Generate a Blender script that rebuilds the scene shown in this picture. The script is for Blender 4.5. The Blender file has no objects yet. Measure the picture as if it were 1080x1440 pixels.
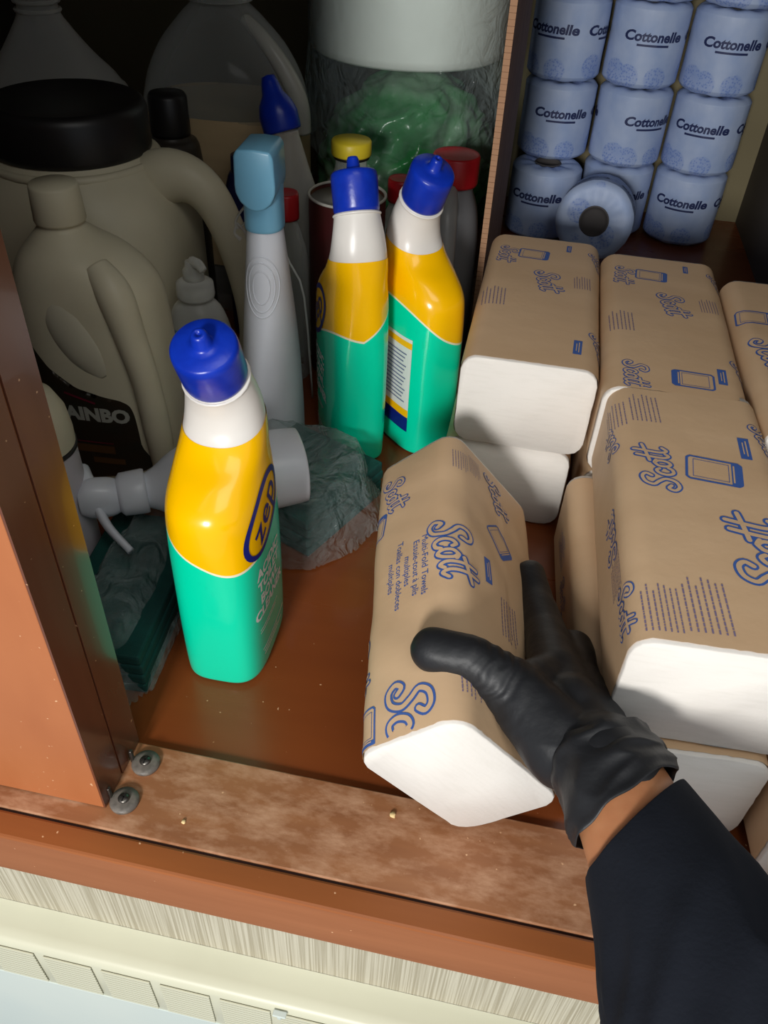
import bpy, bmesh, math, random
from mathutils import Vector, Matrix, noise
from mathutils.bvhtree import BVHTree
random.seed(7)
S = bpy.context.scene
COL = S.collection
PI = math.pi
R = math.radians

# ---------------------------------------------------------------- camera, world, lights, exposure
cd = bpy.data.cameras.new('camera'); cam = bpy.data.objects.new('camera', cd); COL.objects.link(cam)
rows = [[0.979691892183413, 0.1960414118034638, 0.042089918605155256],
        [0.15961147183367727, -0.6354380870431109, -0.7554750926364674],
        [-0.12135886638054559, 0.7468508568603885, -0.6538240001389765]]
m = Matrix((rows[0], [-v for v in rows[1]], [-v for v in rows[2]])).transposed().to_4x4()
m.translation = Vector((0, 0, 0.4707))
cam.matrix_world = m
cd.sensor_fit = 'HORIZONTAL'; cd.sensor_width = 36; cd.lens = 1142.8 / 1080 * 36
cd.clip_start = 0.01
S.camera = cam
w = bpy.data.worlds.new('world'); S.world = w; w.use_nodes = True
w.node_tree.nodes['Background'].inputs[0].default_value = (0.86, 0.93, 1.0, 1)
w.node_tree.nodes['Background'].inputs[1].default_value = 0.30

def area(name, loc, target, size, energy, color, sy=None):
    l = bpy.data.lights.new(name, 'AREA'); l.energy = energy; l.color = color
    l.size = size
    if sy: l.shape = 'RECTANGLE'; l.size_y = sy
    o = bpy.data.objects.new(name, l); COL.objects.link(o)
    o.location = loc
    o.rotation_euler = (Vector(target) - Vector(loc)).to_track_quat('-Z', 'Y').to_euler()
    return o
area('window_light', (-0.20, -1.12, 0.64), (-0.05, 0.5, 0.1), 0.26, 18.6, (1.0, 0.98, 0.95))
area('ceiling_light', (0.5, -0.5, 1.9), (0.1, 0.4, 0.0), 1.0, 7, (1.0, 0.97, 0.9))
S.view_settings.view_transform = 'Standard'; S.view_settings.look = 'None'
S.view_settings.exposure = 0.35; S.view_settings.gamma = 1; S.view_settings.use_curve_mapping = False

# ---------------------------------------------------------------- helpers
def srgb(r, g, b):
    return tuple(((c / 255) / 12.92 if c / 255 <= 0.04045 else ((c / 255 + 0.055) / 1.055) ** 2.4) for c in (r, g, b)) + (1,)

def mat(name, col, rough=0.5, col2=None, scale=(20, 20, 20), bump=0.0, bscale=60, spec=0.5, trans=0.0, alpha=1.0,
        lo=0.35, hi=0.65, sss=0.0, coat=0.0, ior=1.45, detail=4, bdist=0.001):
    M = bpy.data.materials.new(name); M.use_nodes = True
    N = M.node_tree.nodes; L = M.node_tree.links; b = N['Principled BSDF']
    b.inputs['Roughness'].default_value = rough
    b.inputs['Specular IOR Level'].default_value = spec
    b.inputs['IOR'].default_value = ior
    b.inputs['Transmission Weight'].default_value = trans
    b.inputs['Alpha'].default_value = alpha
    b.inputs['Coat Weight'].default_value = coat
    if sss:
        b.inputs['Subsurface Weight'].default_value = sss
        b.inputs['Subsurface Scale'].default_value = 0.01
    tc = N.new('ShaderNodeTexCoord')
    mp = N.new('ShaderNodeMapping'); mp.inputs['Scale'].default_value = scale
    L.new(tc.outputs['Object'], mp.inputs[0])
    nz = N.new('ShaderNodeTexNoise'); nz.inputs['Scale'].default_value = 1; nz.inputs['Detail'].default_value = detail
    L.new(mp.outputs[0], nz.inputs['Vector'])
    cr = N.new('ShaderNodeValToRGB'); cr.color_ramp.elements[0].position = lo; cr.color_ramp.elements[1].position = hi
    c2 = col2 or tuple(min(1, c * 0.93) for c in col[:3]) + (1,)
    cr.color_ramp.elements[0].color = col; cr.color_ramp.elements[1].color = c2
    L.new(nz.outputs[0], cr.inputs[0]); L.new(cr.outputs[0], b.inputs['Base Color'])
    if bump:
        n2 = N.new('ShaderNodeTexNoise'); n2.inputs['Scale'].default_value = bscale; n2.inputs['Detail'].default_value = 3
        L.new(tc.outputs['Object'], n2.inputs['Vector'])
        bp = N.new('ShaderNodeBump'); bp.inputs['Strength'].default_value = bump; bp.inputs['Distance'].default_value = bdist
        L.new(n2.outputs[0], bp.inputs['Height']); L.new(bp.outputs[0], b.inputs['Normal'])
    return M

def nodes(M): return M.node_tree.nodes, M.node_tree.links, M.node_tree.nodes['Principled BSDF']

def wood(name, dark, mid, light, rough, grain=(6, 90, 90), wear=None, wearscale=14, wlo=0.5, whi=0.72, coat=0.0):
    M = mat(name, dark, rough, mid, grain, coat=coat, detail=6, lo=0.3, hi=0.7)
    N, L, b = nodes(M)
    tc = N['Texture Coordinate']
    cr = N['Color Ramp']; cr.color_ramp.elements.new(0.9).color = light
    out = cr.outputs[0]
    if wear:
        n2 = N.new('ShaderNodeTexNoise'); n2.inputs['Scale'].default_value = wearscale; n2.inputs['Detail'].default_value = 7
        n2.inputs['Roughness'].default_value = 0.65
        mp = N.new('ShaderNodeMapping'); mp.inputs['Scale'].default_value = (0.7, 1.6, 1.6)
        L.new(tc.outputs['Object'], mp.inputs[0]); L.new(mp.outputs[0], n2.inputs['Vector'])
        c2 = N.new('ShaderNodeValToRGB'); c2.color_ramp.elements[0].position = wlo; c2.color_ramp.elements[1].position = whi
        L.new(n2.outputs[0], c2.inputs[0])
        mx = N.new('ShaderNodeMix'); mx.data_type = 'RGBA'
        L.new(c2.outputs[0], mx.inputs[0]); L.new(out, mx.inputs[6]); mx.inputs[7].default_value = wear
        out = mx.outputs[2]
        # fine pale scratches and specks
    n3 = N.new('ShaderNodeTexNoise'); n3.inputs['Scale'].default_value = 260; n3.inputs['Detail'].default_value = 1
    L.new(tc.outputs['Object'], n3.inputs['Vector'])
    c3 = N.new('ShaderNodeValToRGB'); c3.color_ramp.elements[0].position = 0.765; c3.color_ramp.elements[1].position = 0.81
    L.new(n3.outputs[0], c3.inputs[0])
    mx = N.new('ShaderNodeMix'); mx.data_type = 'RGBA'
    L.new(c3.outputs[0], mx.inputs[0]); L.new(out, mx.inputs[6]); mx.inputs[7].default_value = srgb(214, 170, 130)
    L.new(mx.outputs[2], b.inputs['Base Color'])
    rr = N.new('ShaderNodeMapRange'); rr.inputs[3].default_value = rough * 0.8; rr.inputs[4].default_value = min(1, rough * 1.35)
    L.new(N['Noise Texture'].outputs[0], rr.inputs[0]); L.new(rr.outputs[0], b.inputs['Roughness'])
    return M

M_floor = wood('shelf_wood', srgb(128, 66, 30), srgb(118, 58, 26), srgb(142, 78, 40), 0.27, (4, 34, 34), coat=0.1)
M_sill = wood('sill_wood', srgb(158, 106, 70), srgb(142, 92, 60), srgb(172, 122, 88), 0.40, (14, 90, 60), wear=srgb(192, 148, 116), wearscale=52, wlo=0.44, whi=0.70)
M_nose = wood('nosing_wood', srgb(154, 90, 46), srgb(138, 78, 38), srgb(172, 108, 64), 0.4, (5, 60, 60))
M_groove = mat('groove_dark', srgb(40, 20, 14), 0.7, srgb(58, 28, 20))
M_doorf = wood('door_face_wood', srgb(164, 96, 56), srgb(174, 106, 64), srgb(188, 122, 82), 0.40, (22, 30, 9))
M_doore = wood('door_edge_shaded', srgb(96, 56, 40), srgb(104, 62, 45), srgb(112, 70, 50), 0.20, (60, 60, 5), coat=0.2)  # darker than the face: shade on the door edge put into the colour
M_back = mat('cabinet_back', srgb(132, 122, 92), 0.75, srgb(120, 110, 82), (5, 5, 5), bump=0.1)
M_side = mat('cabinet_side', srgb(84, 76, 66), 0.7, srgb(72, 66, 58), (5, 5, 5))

def obj(name, bm, material, parent=None, smooth=True, mods=None):
    me = bpy.data.meshes.new(name)
    if isinstance(bm, bmesh.types.BMesh):
        bm.to_mesh(me); bm.free()
    else:
        me.from_pydata(*bm)
    mats = material if isinstance(material, (list, tuple)) else [material]
    for q in mats: me.materials.append(q)
    if smooth:
        for p in me.polygons: p.use_smooth = True
    o = bpy.data.objects.new(name, me); COL.objects.link(o)
    if parent: o.parent = parent
    return o

def tag(o, label, cat, group=None):
    o['label'] = label; o['category'] = cat
    if group: o['group'] = group
    return o

def thing(name, label, cat, loc=(0, 0, 0), rz=0, group=None):
    o = bpy.data.objects.new(name, None); COL.objects.link(o); o.empty_display_size = 0.02
    o.location = loc; o.rotation_euler = (0, 0, rz)
    return tag(o, label, cat, group)

def struct(name, bm, mt, parent=None, smooth=False):
    o = obj(name, bm, mt, parent, smooth)
    if not parent: o['kind'] = 'structure'
    return o

def add_box(bm, x0, x1, y0, y1, z0, z1, bev=0.0):
    t = bmesh.new()
    bmesh.ops.create_cube(t, size=1)
    for v in t.verts:
        v.co = Vector((x0 + (v.co.x + .5) * (x1 - x0), y0 + (v.co.y + .5) * (y1 - y0), z0 + (v.co.z + .5) * (z1 - z0)))
    if bev: bmesh.ops.bevel(t, geom=t.edges[:], offset=bev, segments=2, affect='EDGES', profile=0.5)
    me = bpy.data.meshes.new('t'); t.to_mesh(me); t.free(); bm.from_mesh(me); bpy.data.meshes.remove(me)
    return bm

def box(*a, bev=0.0):
    return add_box(bmesh.new(), *a, bev=bev)

def cr_interp(pts, n):
    """Catmull-Rom through tuples, n samples per span"""
    out = []
    P = [pts[0]] + list(pts) + [pts[-1]]
    for i in range(1, len(P) - 2):
        a, b, c, d = P[i - 1], P[i], P[i + 1], P[i + 2]
        for k in range(n):
            t = k / n
            out.append(tuple(0.5 * ((2 * b[j]) + (-a[j] + c[j]) * t + (2 * a[j] - 5 * b[j] + 4 * c[j] - d[j]) * t * t + (-a[j] + 3 * b[j] - 3 * c[j] + d[j]) * t ** 3) for j in range(len(b))))
    out.append(tuple(pts[-1]))
    return out

def superpt(a, e):
    c, s = math.cos(a), math.sin(a)
    return (math.copysign(abs(c) ** (2 / e), c), math.copysign(abs(s) ** (2 / e), s))

def loft(rings, seg=64, smooth_n=0, cap0=True, cap1=True, fn=None):
    """rings: (cx, cy, cz, hx, hy, tilt_deg, exponent); tilt about x axis, positive leans the ring's +z to -y"""
    if smooth_n: rings = cr_interp(rings, smooth_n)
    bm = bmesh.new(); rows = []
    for (cx, cy, cz, hx, hy, tl, e) in rings:
        row = []
        ct, st = math.cos(R(tl)), math.sin(R(tl))
        for k in range(seg):
            x, y = superpt(2 * PI * k / seg, e)
            x *= hx; y *= hy
            p = Vector((cx + x, cy + y * ct, cz + y * st))
            if fn: p = fn(p, 2 * PI * k / seg)
            row.append(bm.verts.new(p))
        rows.append(row)
    for a, b in zip(rows, rows[1:]):
        for k in range(seg):
            j = (k + 1) % seg
            bm.faces.new((a[k], a[j], b[j], b[k]))
    if cap0: bm.faces.new(rows[0][::-1])
    if cap1: bm.faces.new(rows[-1])
    return bm

def lathe(prof, seg=40, cx=0, cy=0):
    """prof: (r, z) list; closes on axis where r == 0"""
    bm = bmesh.new(); rows = []
    for r, z in prof:
        if r < 1e-6: rows.append([bm.verts.new((cx, cy, z))])
        else: rows.append([bm.verts.new((cx + r * math.cos(2 * PI * k / seg), cy + r * math.sin(2 * PI * k / seg), z)) for k in range(seg)])
    for a, b in zip(rows, rows[1:]):
        for k in range(seg):
            j = (k + 1) % seg
            if len(a) == 1 and len(b) == 1: continue
            if len(a) == 1: bm.faces.new((a[0], b[j], b[k]))
            elif len(b) == 1: bm.faces.new((a[k], a[j], b[0]))
            else: bm.faces.new((a[k], a[j], b[j], b[k]))
    bmesh.ops.recalc_face_normals(bm, faces=bm.faces[:])
    return bm

def tube(pts, rad, seg=12, closed=False, n=6, flat=1.0, bm=None):
    """pts list of 3-tuples; rad number or list"""
    rl = rad if isinstance(rad, (list, tuple)) else [rad] * len(pts)
    P = [tuple(p) + (r,) for p, r in zip(pts, rl)]
    if n > 1:
        if closed: P = cr_interp(P + [P[0]], n)[:-1]
        else: P = cr_interp(P, n)
    bm = bm or bmesh.new(); rows = []; up = None
    for i, q in enumerate(P):
        a = Vector(P[i - 1][:3]) if (i or closed) else Vector(q[:3])
        b = Vector(P[(i + 1) % len(P)][:3]) if (i < len(P) - 1 or closed) else Vector(q[:3])
        d = (b - a).normalized()
        if up is None:
            up = Vector((0, 0, 1)) if abs(d.z) < .9 else Vector((0, 1, 0))
        x = d.cross(up).normalized(); y = x.cross(d).normalized(); up = y
        rows.append([bm.verts.new(Vector(q[:3]) + (x * math.cos(2 * PI * k / seg) + y * math.sin(2 * PI * k / seg) * flat) * q[3]) for k in range(seg)])
    m_ = len(rows)
    for i in range(m_ if closed else m_ - 1):
        a, b = rows[i], rows[(i + 1) % m_]
        for k in range(seg):
            j = (k + 1) % seg
            bm.faces.new((a[k], a[j], b[j], b[k]))
    if not closed:
        bm.faces.new(rows[0][::-1]); bm.faces.new(rows[-1])
    return bm

# ---- flat print: 2-D shapes (verts, faces, material index) later carried onto a surface
def text2d(s, size, shear=0.0, ls=1.0, bold=0.0, mx=0.006):
    c = bpy.data.curves.new('t', 'FONT'); c.body = s; c.size = size; c.align_x = 'CENTER'; c.align_y = 'CENTER'
    c.shear = shear; c.space_line = ls; c.resolution_u = 3; c.offset = bold; c.fill_mode = 'FRONT'
    o = bpy.data.objects.new('t', c)
    me = bpy.data.meshes.new_from_object(o)
    bm = bmesh.new(); bm.from_mesh(me)
    bmesh.ops.triangulate(bm, faces=bm.faces[:])
    for _ in range(3):
        long_e = [e for e in bm.edges if e.calc_length() > mx]
        if long_e:
            bmesh.ops.subdivide_edges(bm, edges=long_e, cuts=1)
            bmesh.ops.triangulate(bm, faces=[f for f in bm.faces if len(f.verts) > 3])
    bm.verts.ensure_lookup_table(); bm.verts.index_update()
    V = [(v.co.x, v.co.y, 0) for v in bm.verts]; F = [([v.index for v in f.verts], 0) for f in bm.faces]
    bm.free(); bpy.data.objects.remove(o); bpy.data.curves.remove(c); bpy.data.meshes.remove(me)
    return V, F

def stroke2d(pts, w, mi=0, h=0.0, n=6, closed=False, cap=True):
    P = cr_interp(pts, n) if n > 1 else list(pts)
    if closed: P = P + [P[0]]
    V = []; F = []
    for i, p in enumerate(P):
        a = P[max(0, i - 1)]; b = P[min(len(P) - 1, i + 1)]
        if closed and i in (0, len(P) - 1): a, b = P[-2], P[1]
        dx, dy = b[0] - a[0], b[1] - a[1]; l = math.hypot(dx, dy) or 1
        nx, ny = -dy / l * w / 2, dx / l * w / 2
        V += [(p[0] + nx, p[1] + ny, h), (p[0] - nx, p[1] - ny, h)]
        if i: k = 2 * i; F.append(([k - 2, k - 1, k + 1, k], mi))
    if cap and not closed:
        for p in (P[0], P[-1]):
            k = len(V)
            for j in range(10): V.append((p[0] + w / 2 * math.cos(j * PI / 5), p[1] + w / 2 * math.sin(j * PI / 5), h))
            F.append((list(range(k, k + 10)), mi))
    return V, F

def join2d(*sh):
    V = []; F = []
    for v, f in sh:
        k = len(V); V += v; F += [([i + k for i in ids], mi) for ids, mi in f]
    return V, F

def xf2d(sh, ox=0, oy=0, sc=1.0, ang=0.0):
    c, s = math.cos(ang), math.sin(ang)
    return [(ox + sc * (x * c - y * s), oy + sc * (x * s + y * c), h) for x, y, h in sh[0]], sh[1]

def rect2d(w_, h_, mi=0, h=0.0, nx=8, ny=4):
    V = [(-w_ / 2 + w_ * i / nx, -h_ / 2 + h_ * j / ny, h) for j in range(ny + 1) for i in range(nx + 1)]
    F = [([j * (nx + 1) + i, j * (nx + 1) + i + 1, (j + 1) * (nx + 1) + i + 1, (j + 1) * (nx + 1) + i], mi) for j in range(ny) for i in range(nx)]
    return V, F

def script_word():
    """outlined script word, centred, about 2.1 wide 1 high"""
    g = [[(0.64, 0.74), (0.74, 0.90), (0.60, 1.03), (0.34, 0.98), (0.22, 0.76), (0.38, 0.56), (0.50, 0.34), (0.38, 0.08), (0.12, 0.02), (-0.04, 0.18), (0.06, 0.34), (0.19, 0.24)],
         [(1.00, 0.44), (0.92, 0.54), (0.77, 0.46), (0.70, 0.24), (0.78, 0.06), (0.94, 0.06), (1.04, 0.16)],
         [(1.30, 0.54), (1.14, 0.42), (1.12, 0.18), (1.22, 0.06), (1.36, 0.16), (1.40, 0.40), (1.30, 0.54), (1.44, 0.46)],
         [(1.70, 1.00), (1.60, 0.60), (1.54, 0.22), (1.62, 0.04), (1.74, 0.12)],
         [(1.98, 1.04), (1.88, 0.62), (1.82, 0.24), (1.90, 0.05), (2.06, 0.16)],
         [(1.40, 0.66), (1.80, 0.70), (2.22, 0.76)]]
    sh = []
    for s in g: sh.append(stroke2d([(x - 1.05, y - .5) for x, y in s], 0.21, 0, 0.0, 5))
    for s in g: sh.append(stroke2d([(x - 1.05, y - .5) for x, y in s], 0.105, 1, 0.00016, 5))
    return join2d(*sh)
WORD = script_word()

def frame_box():
    w_, h_ = 1.0, 0.72
    o = [(-.5, -.30), (-.44, -.36), (.44, -.36), (.5, -.30), (.5, .30), (.44, .36), (-.44, .36), (-.5, .30)]
    dens = []
    for a, b in zip(o, o[1:] + o[:1]):
        for k in range(5): dens.append((a[0] + (b[0] - a[0]) * k / 5, a[1] + (b[1] - a[1]) * k / 5))
    return join2d(stroke2d(dens, 0.05, 0, 0, 1, closed=True), xf2d(rect2d(0.17, .70), .405, 0), stroke2d([(.36, -.26), (.36, 0), (.36, .26)], .03, 1, .00016, 3),
                  stroke2d([(-.38, -.27), (-.38, .27)], .012, 0, 0, 6), stroke2d([(.27, -.27), (.27, .27)], .012, 0, 0, 6),
                  stroke2d([(-.38, -.27), (-.05, -.27), (.27, -.27)], .012, 0, 0, 4), stroke2d([(-.38, .27), (-.05, .27), (.27, .27)], .012, 0, 0, 4))
FRAME = frame_box()
BAR = join2d(rect2d(1, .30, 0, 0, 10, 3), xf2d(rect2d(.72, .035, 1, .00016, 6, 1), 0, .05), xf2d(rect2d(.55, .03, 1, .00016, 6, 1), 0, -.04))
CAPTION = text2d('Multi-Fold Towels\nEssuie-tout \u00e0 plis\nmultiples\nToallas con dobleces\nm\u00faltiples', 1.0)
def fine_print():
    rnd = random.Random(3); sh = []
    for r_ in range(7):
        x = -1.5
        L_ = 1.0 + rnd.random() * .5
        while x < L_:
            wd = .08 + rnd.random() * .22
            sh.append(xf2d(rect2d(wd, .075, 2, 0, 3, 1), x + wd / 2, .9 - r_ * .28)); x += wd + .06
    return join2d(*sh)
FINE = fine_print()

def place_print(name, shapes, mapper, mats, parent):
    V, F = join2d(*shapes)
    me = bpy.data.meshes.new(name)
    me.from_pydata([mapper(*v) for v in V], [], [f for f, _ in F])
    for q in mats: me.materials.append(q)
    for p, (_, mi) in zip(me.polygons, F): p.material_index = mi
    o = bpy.data.objects.new(name, me); COL.objects.link(o); o.parent = parent
    return o

def proj_mapper(target_obj, origin, right, up, off=0.0004):
    """carry flat print onto target's mesh (same local space), shooting along right x up inwards"""
    me = target_obj.data
    bvh = BVHTree.FromPolygons([v.co for v in me.vertices], [p.vertices for p in me.polygons])
    o, r, u = Vector(origin), Vector(right).normalized(), Vector(up).normalized()
    n = r.cross(u)
    def f(x, y, h=0.0):
        p = o + r * x + u * y
        hit = bvh.ray_cast(p + n * 0.15, -n)
        if hit[0] is None:
            hit = bvh.find_nearest(p)
            return hit[0] + n * (off + h)
        nn = hit[1] if hit[1].dot(n) > 0 else -hit[1]
        return hit[0] + nn * (off + h)
    return f

# ---------------------------------------------------------------- the setting
struct('floor', box(-1.1, 0.60, 0.270, 1.38, -0.02, 0.0), M_floor)
struct('trim_1', box(-1.1, 0.60, 0.2095, 0.2695, -0.02, 0.0035, bev=0.0008), M_sill)
struct('trim_2', box(-1.1, 0.60, 0.2079, 0.2094, -0.02, 0.0012), M_groove)
struct('trim_3', box(-1.1, 0.60, 0.192, 0.2079, -0.042, 0.0035, bev=0.0018), M_nose)
struct('wall_back', box(-1.1, 0.60, 1.36, 1.38, 0, 0.85), M_back)
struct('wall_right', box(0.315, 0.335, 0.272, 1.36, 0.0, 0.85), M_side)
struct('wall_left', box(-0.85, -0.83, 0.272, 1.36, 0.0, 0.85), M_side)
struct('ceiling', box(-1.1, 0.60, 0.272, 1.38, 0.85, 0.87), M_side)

# wallpaper strip under the nosing
M_paper = mat('grasscloth_wallpaper', srgb(192, 186, 166), 0.8, srgb(160, 152, 130), (900, 10, 7), lo=0.4, hi=0.6, detail=5)
N_, L_, b_ = nodes(M_paper)
wv = N_.new('ShaderNodeTexNoise'); wv.inputs['Scale'].default_value = 1
mp_ = N_.new('ShaderNodeMapping'); mp_.inputs['Scale'].default_value = (900, 12, 10)
L_.new(N_['Texture Coordinate'].outputs['Object'], mp_.inputs[0]); L_.new(mp_.outputs[0], wv.inputs['Vector'])
bp_ = N_.new('ShaderNodeBump'); bp_.inputs['Strength'].default_value = 0.6; bp_.inputs['Distance'].default_value = 0.0008
L_.new(wv.outputs[0], bp_.inputs['Height']); L_.new(bp_.outputs[0], b_.inputs['Normal'])
struct('wall_front', box(-1.1, 0.60, 0.1945, 0.21, -0.50, -0.02), M_paper)

# ---------------------------------------------------------------- two sliding doors (with floor guides)
def door(name, y0, y1, x1):
    d = bpy.data.objects.new(name, None); COL.objects.link(d); d['kind'] = 'structure'; d.empty_display_size = .05
    bm = bmesh.new()
    add_box(bm, -0.85, x1 - 0.0012, y0, y1, 0.0045, 0.84, bev=0.0006)
    obj('door_panel', bm, M_doorf, d, smooth=False)
    obj('shaded_edge', box(x1 - 0.0012, x1, y0 + .0002, y1 - .0002, 0.0045, 0.84), M_doore, d, smooth=False)
    return d
door_1 = door('door_1', 0.2215, 0.2440, -0.197)
door_2 = door('door_2', 0.2455, 0.2700, -0.197)
M_guide = mat('worn_grey_plastic', srgb(120, 112, 104), 0.45, srgb(92, 86, 80), (200, 200, 200), bump=.2, bscale=300)
M_steel = mat('dull_steel', srgb(110, 106, 100), 0.35, srgb(80, 76, 72), (200, 200, 200)); nodes(M_steel)[2].inputs['Metallic'].default_value = .8
M_dark = mat('dark_gap', srgb(22, 16, 14), .8)
def guide(x, y, label):
    g = thing('floor_guide', label, 'door guide', (x, y, 0.0036))
    obj('guide_disc', lathe([(0, 0), (.0088, 0), (.009, .0012), (.0086, .0024), (.006, .0030), (.0042, .0034), (0, .0034)], 32), M_guide, g)
    s = obj('screw', lathe([(0, .0034), (.0034, .0034), (.0036, .0042), (.0022, .0050), (0, .0052)], 20), M_steel, g)
    bm = add_box(bmesh.new(), -.0026, .0026, -.0004, .0004, .0046, .0054); add_box(bm, -.0004, .0004, -.0026, .0026, .0046, .0054)
    obj('cross_slot', bm, M_dark, s, smooth=False)
    obj('guide_fin', box(-.0098, -.0078, -.0012, .0012, 0, .012, bev=.0004), M_steel, g)
    return g
guide(-0.186, 0.2555, 'round grey plastic guide with cross screw, the rear one at the door foot')
guide(-0.188, 0.2285, 'round grey plastic guide with screw at the lit door corner, the front one')

# ---------------------------------------------------------------- baseboard heater under the wallpaper strip
M_cream = mat('cream_enamel', srgb(206, 205, 182), 0.4, srgb(198, 197, 174), (8, 8, 8))
M_cool = mat('pale_enamel', srgb(196, 208, 204), 0.35, srgb(208, 216, 208), (4, 4, 4))
heater = thing('baseboard_heater', 'long cream metal baseboard heater with slotted vents below the shelf', 'heater', (0, 0.17, -0.50))
hb = bmesh.new()
prof = [(0.0243, 0.403), (0.0243, 0.3985), (.012, .3985), (0.0035, 0.3975), (0.0008, 0.3955), (0, 0.392), (0, 0.387), (0.003, 0.387), (.003, .396), (.0243, .396)]
prof = [(0.0243, 0.402), (0.020, 0.4005), (0.010, 0.3995), (0.0040, 0.3985), (0.0010, 0.3960), (0, 0.3925), (0, 0.328), (0.003, 0.325), (0.003, 0.05), (.0243, .05)]
a = [hb.verts.new((-0.75, y, z)) for y, z in prof]; c = [hb.verts.new((0.55, y, z)) for y, z in prof]
for k in range(len(prof) - 1): hb.faces.new((a[k], c[k], c[k + 1], a[k + 1]))
bmesh.ops.recalc_face_normals(hb, faces=hb.faces[:])
obj('heater_cover', hb, M_cream, heater)
obj('front_panel', box(-0.75, 0.55, -0.0006, 0.002, 0.06, 0.3415, bev=.0005), M_cool, heater, smooth=False)
# vent cells: framed sets of slats over a plate coloured as the shade inside
slat_me = None
for k in range(16):
    x0 = -0.400 + k * 0.0405
    bm = bmesh.new(); add_box(bm, x0 + .0004, x0 + .0336, -.0008, .0006, .3450, .3915)
    obj('vent_shade_plate', bm, mat('vent_shadow', srgb(84, 80, 62), .7) if k == 0 else bpy.data.materials['vent_shadow'], heater, smooth=False)
    for j in range(12):
        z = .3452 + j * .0040
        if slat_me is None:
            bm = bmesh.new(); add_box(bm, 0, .0336, -.0014, -.0004, 0, .0024, bev=.0002)
            o = obj('slat', bm, M_cream, heater, smooth=False); slat_me = o.data
        else:
            o = bpy.data.objects.new('slat', slat_me); COL.objects.link(o); o.parent = heater
        o.location = (x0 + .0002, 0, z)
bm = bmesh.new(); add_box(bm, -.0802, -.0715, -.004, 0, .3950, .3965, bev=.0006); add_box(bm, -.0772, -.0745, -.004, 0, .3915, .3955, bev=.0006)
obj('cover_clip', bm, M_cool, heater, smooth=False)

# ---------------------------------------------------------------- towel packs
M_kraft = mat('kraft_paper', srgb(212, 180, 144), 0.5, srgb(202, 169, 133), (9, 30, 9), bump=.12, bscale=160, lo=.3, hi=.7, spec=.35)
M_towel = mat('white_towel_edge', srgb(226, 221, 214), 0.85, srgb(219, 214, 206), (60, 60, 400), bump=.12, bscale=500, lo=.45, hi=.9)
M_blue = mat('printing_blue', srgb(58, 92, 164), 0.5, srgb(66, 98, 166))
M_mauve = mat('printing_faded', srgb(120, 108, 138), 0.55, srgb(130, 116, 140))

class PackSurf:
    def __init__(s, a, b, L, r=.013, skew=0.0, bulge=.0022, wr=.0010, seed=0, crush=None, r2=None):
        s.a, s.b, s.L, s.r, s.skew, s.bulge, s.wr, s.seed, s.crush = a, b, L, r, skew, bulge, wr, seed, crush
        P = []
        ha, hb_ = a / 2, b / 2
        for cx, cz, a0 in ((ha - r, hb_ - r, 90), (-ha + r, hb_ - r, 180), (-ha + r, -hb_ + r, 270), (ha - r, -hb_ + r, 360)):
            pass
        seq = [((ha - r, hb_ - r), 90, 0), ((ha - r, -hb_ + r), 0, -90), ((-ha + r, -hb_ + r), -90, -180), ((-ha + r, hb_ - r), -180, -270)]
        P.append((0, hb_, 0, 1))
        for (c, a0, a1) in seq:
            for k in range(9):
                t = R(a0 + (a1 - a0) * k / 8)
                P.append((c[0] + r * math.cos(t), c[1] + r * math.sin(t), math.cos(t), math.sin(t)))
        P.append((0, hb_, 0, 1))
        s.P = P; s.cum = [0]
        for p, q in zip(P, P[1:]): s.cum.append(s.cum[-1] + math.hypot(q[0] - p[0], q[1] - p[1]))
        s.per = s.cum[-1]
    def section(s, u):
        u %= s.per
        lo = 0
        import bisect
        lo = min(max(bisect.bisect_right(s.cum, u) - 1, 0), len(s.P) - 2)
        f = (u - s.cum[lo]) / max(1e-9, s.cum[lo + 1] - s.cum[lo])
        p, q = s.P[lo], s.P[lo + 1]
        return [p[k] + (q[k] - p[k]) * f for k in range(4)]
    def pt(s, u, t, off=0.0):
        x, z, nx, nz = s.section(u)
        e = max(0.0, 1 - (2 * t / s.L - 1) ** 4)
        bx = max(0, 1 - (2 * x / s.a) ** 2); bz = max(0, 1 - (2 * z / s.b) ** 2)
        bulge = s.bulge * e * (bx * abs(nz) + bz * abs(nx))
        v = Vector((u * 9 + s.seed * 5, t * 16, s.seed))
        wr = s.wr * e * (noise.noise(v) * .7 + noise.noise(Vector((u * 26 + t * 40, t * 12 - u * 30, s.seed + 9))) * .4) if s.wr else 0
        if s.crush:
            for (cu, ct, rad, amp) in s.crush:
                du = (u - cu); dt = (t - ct); d = math.hypot(du, dt)
                if d < rad:
                    fall = (1 - d / rad) ** 2 * (3 - 2 * (1 - d / rad))
                    ang = math.atan2(dt, du)
                    wr += amp * fall * (math.sin(ang * 7 + d * 60) * .35 * min(1, d / (rad * .3)) - .5)
        g = bulge + wr + off
        return Vector((x + nx * g + s.skew * z, t - s.L / 2, z + nz * g))

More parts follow.
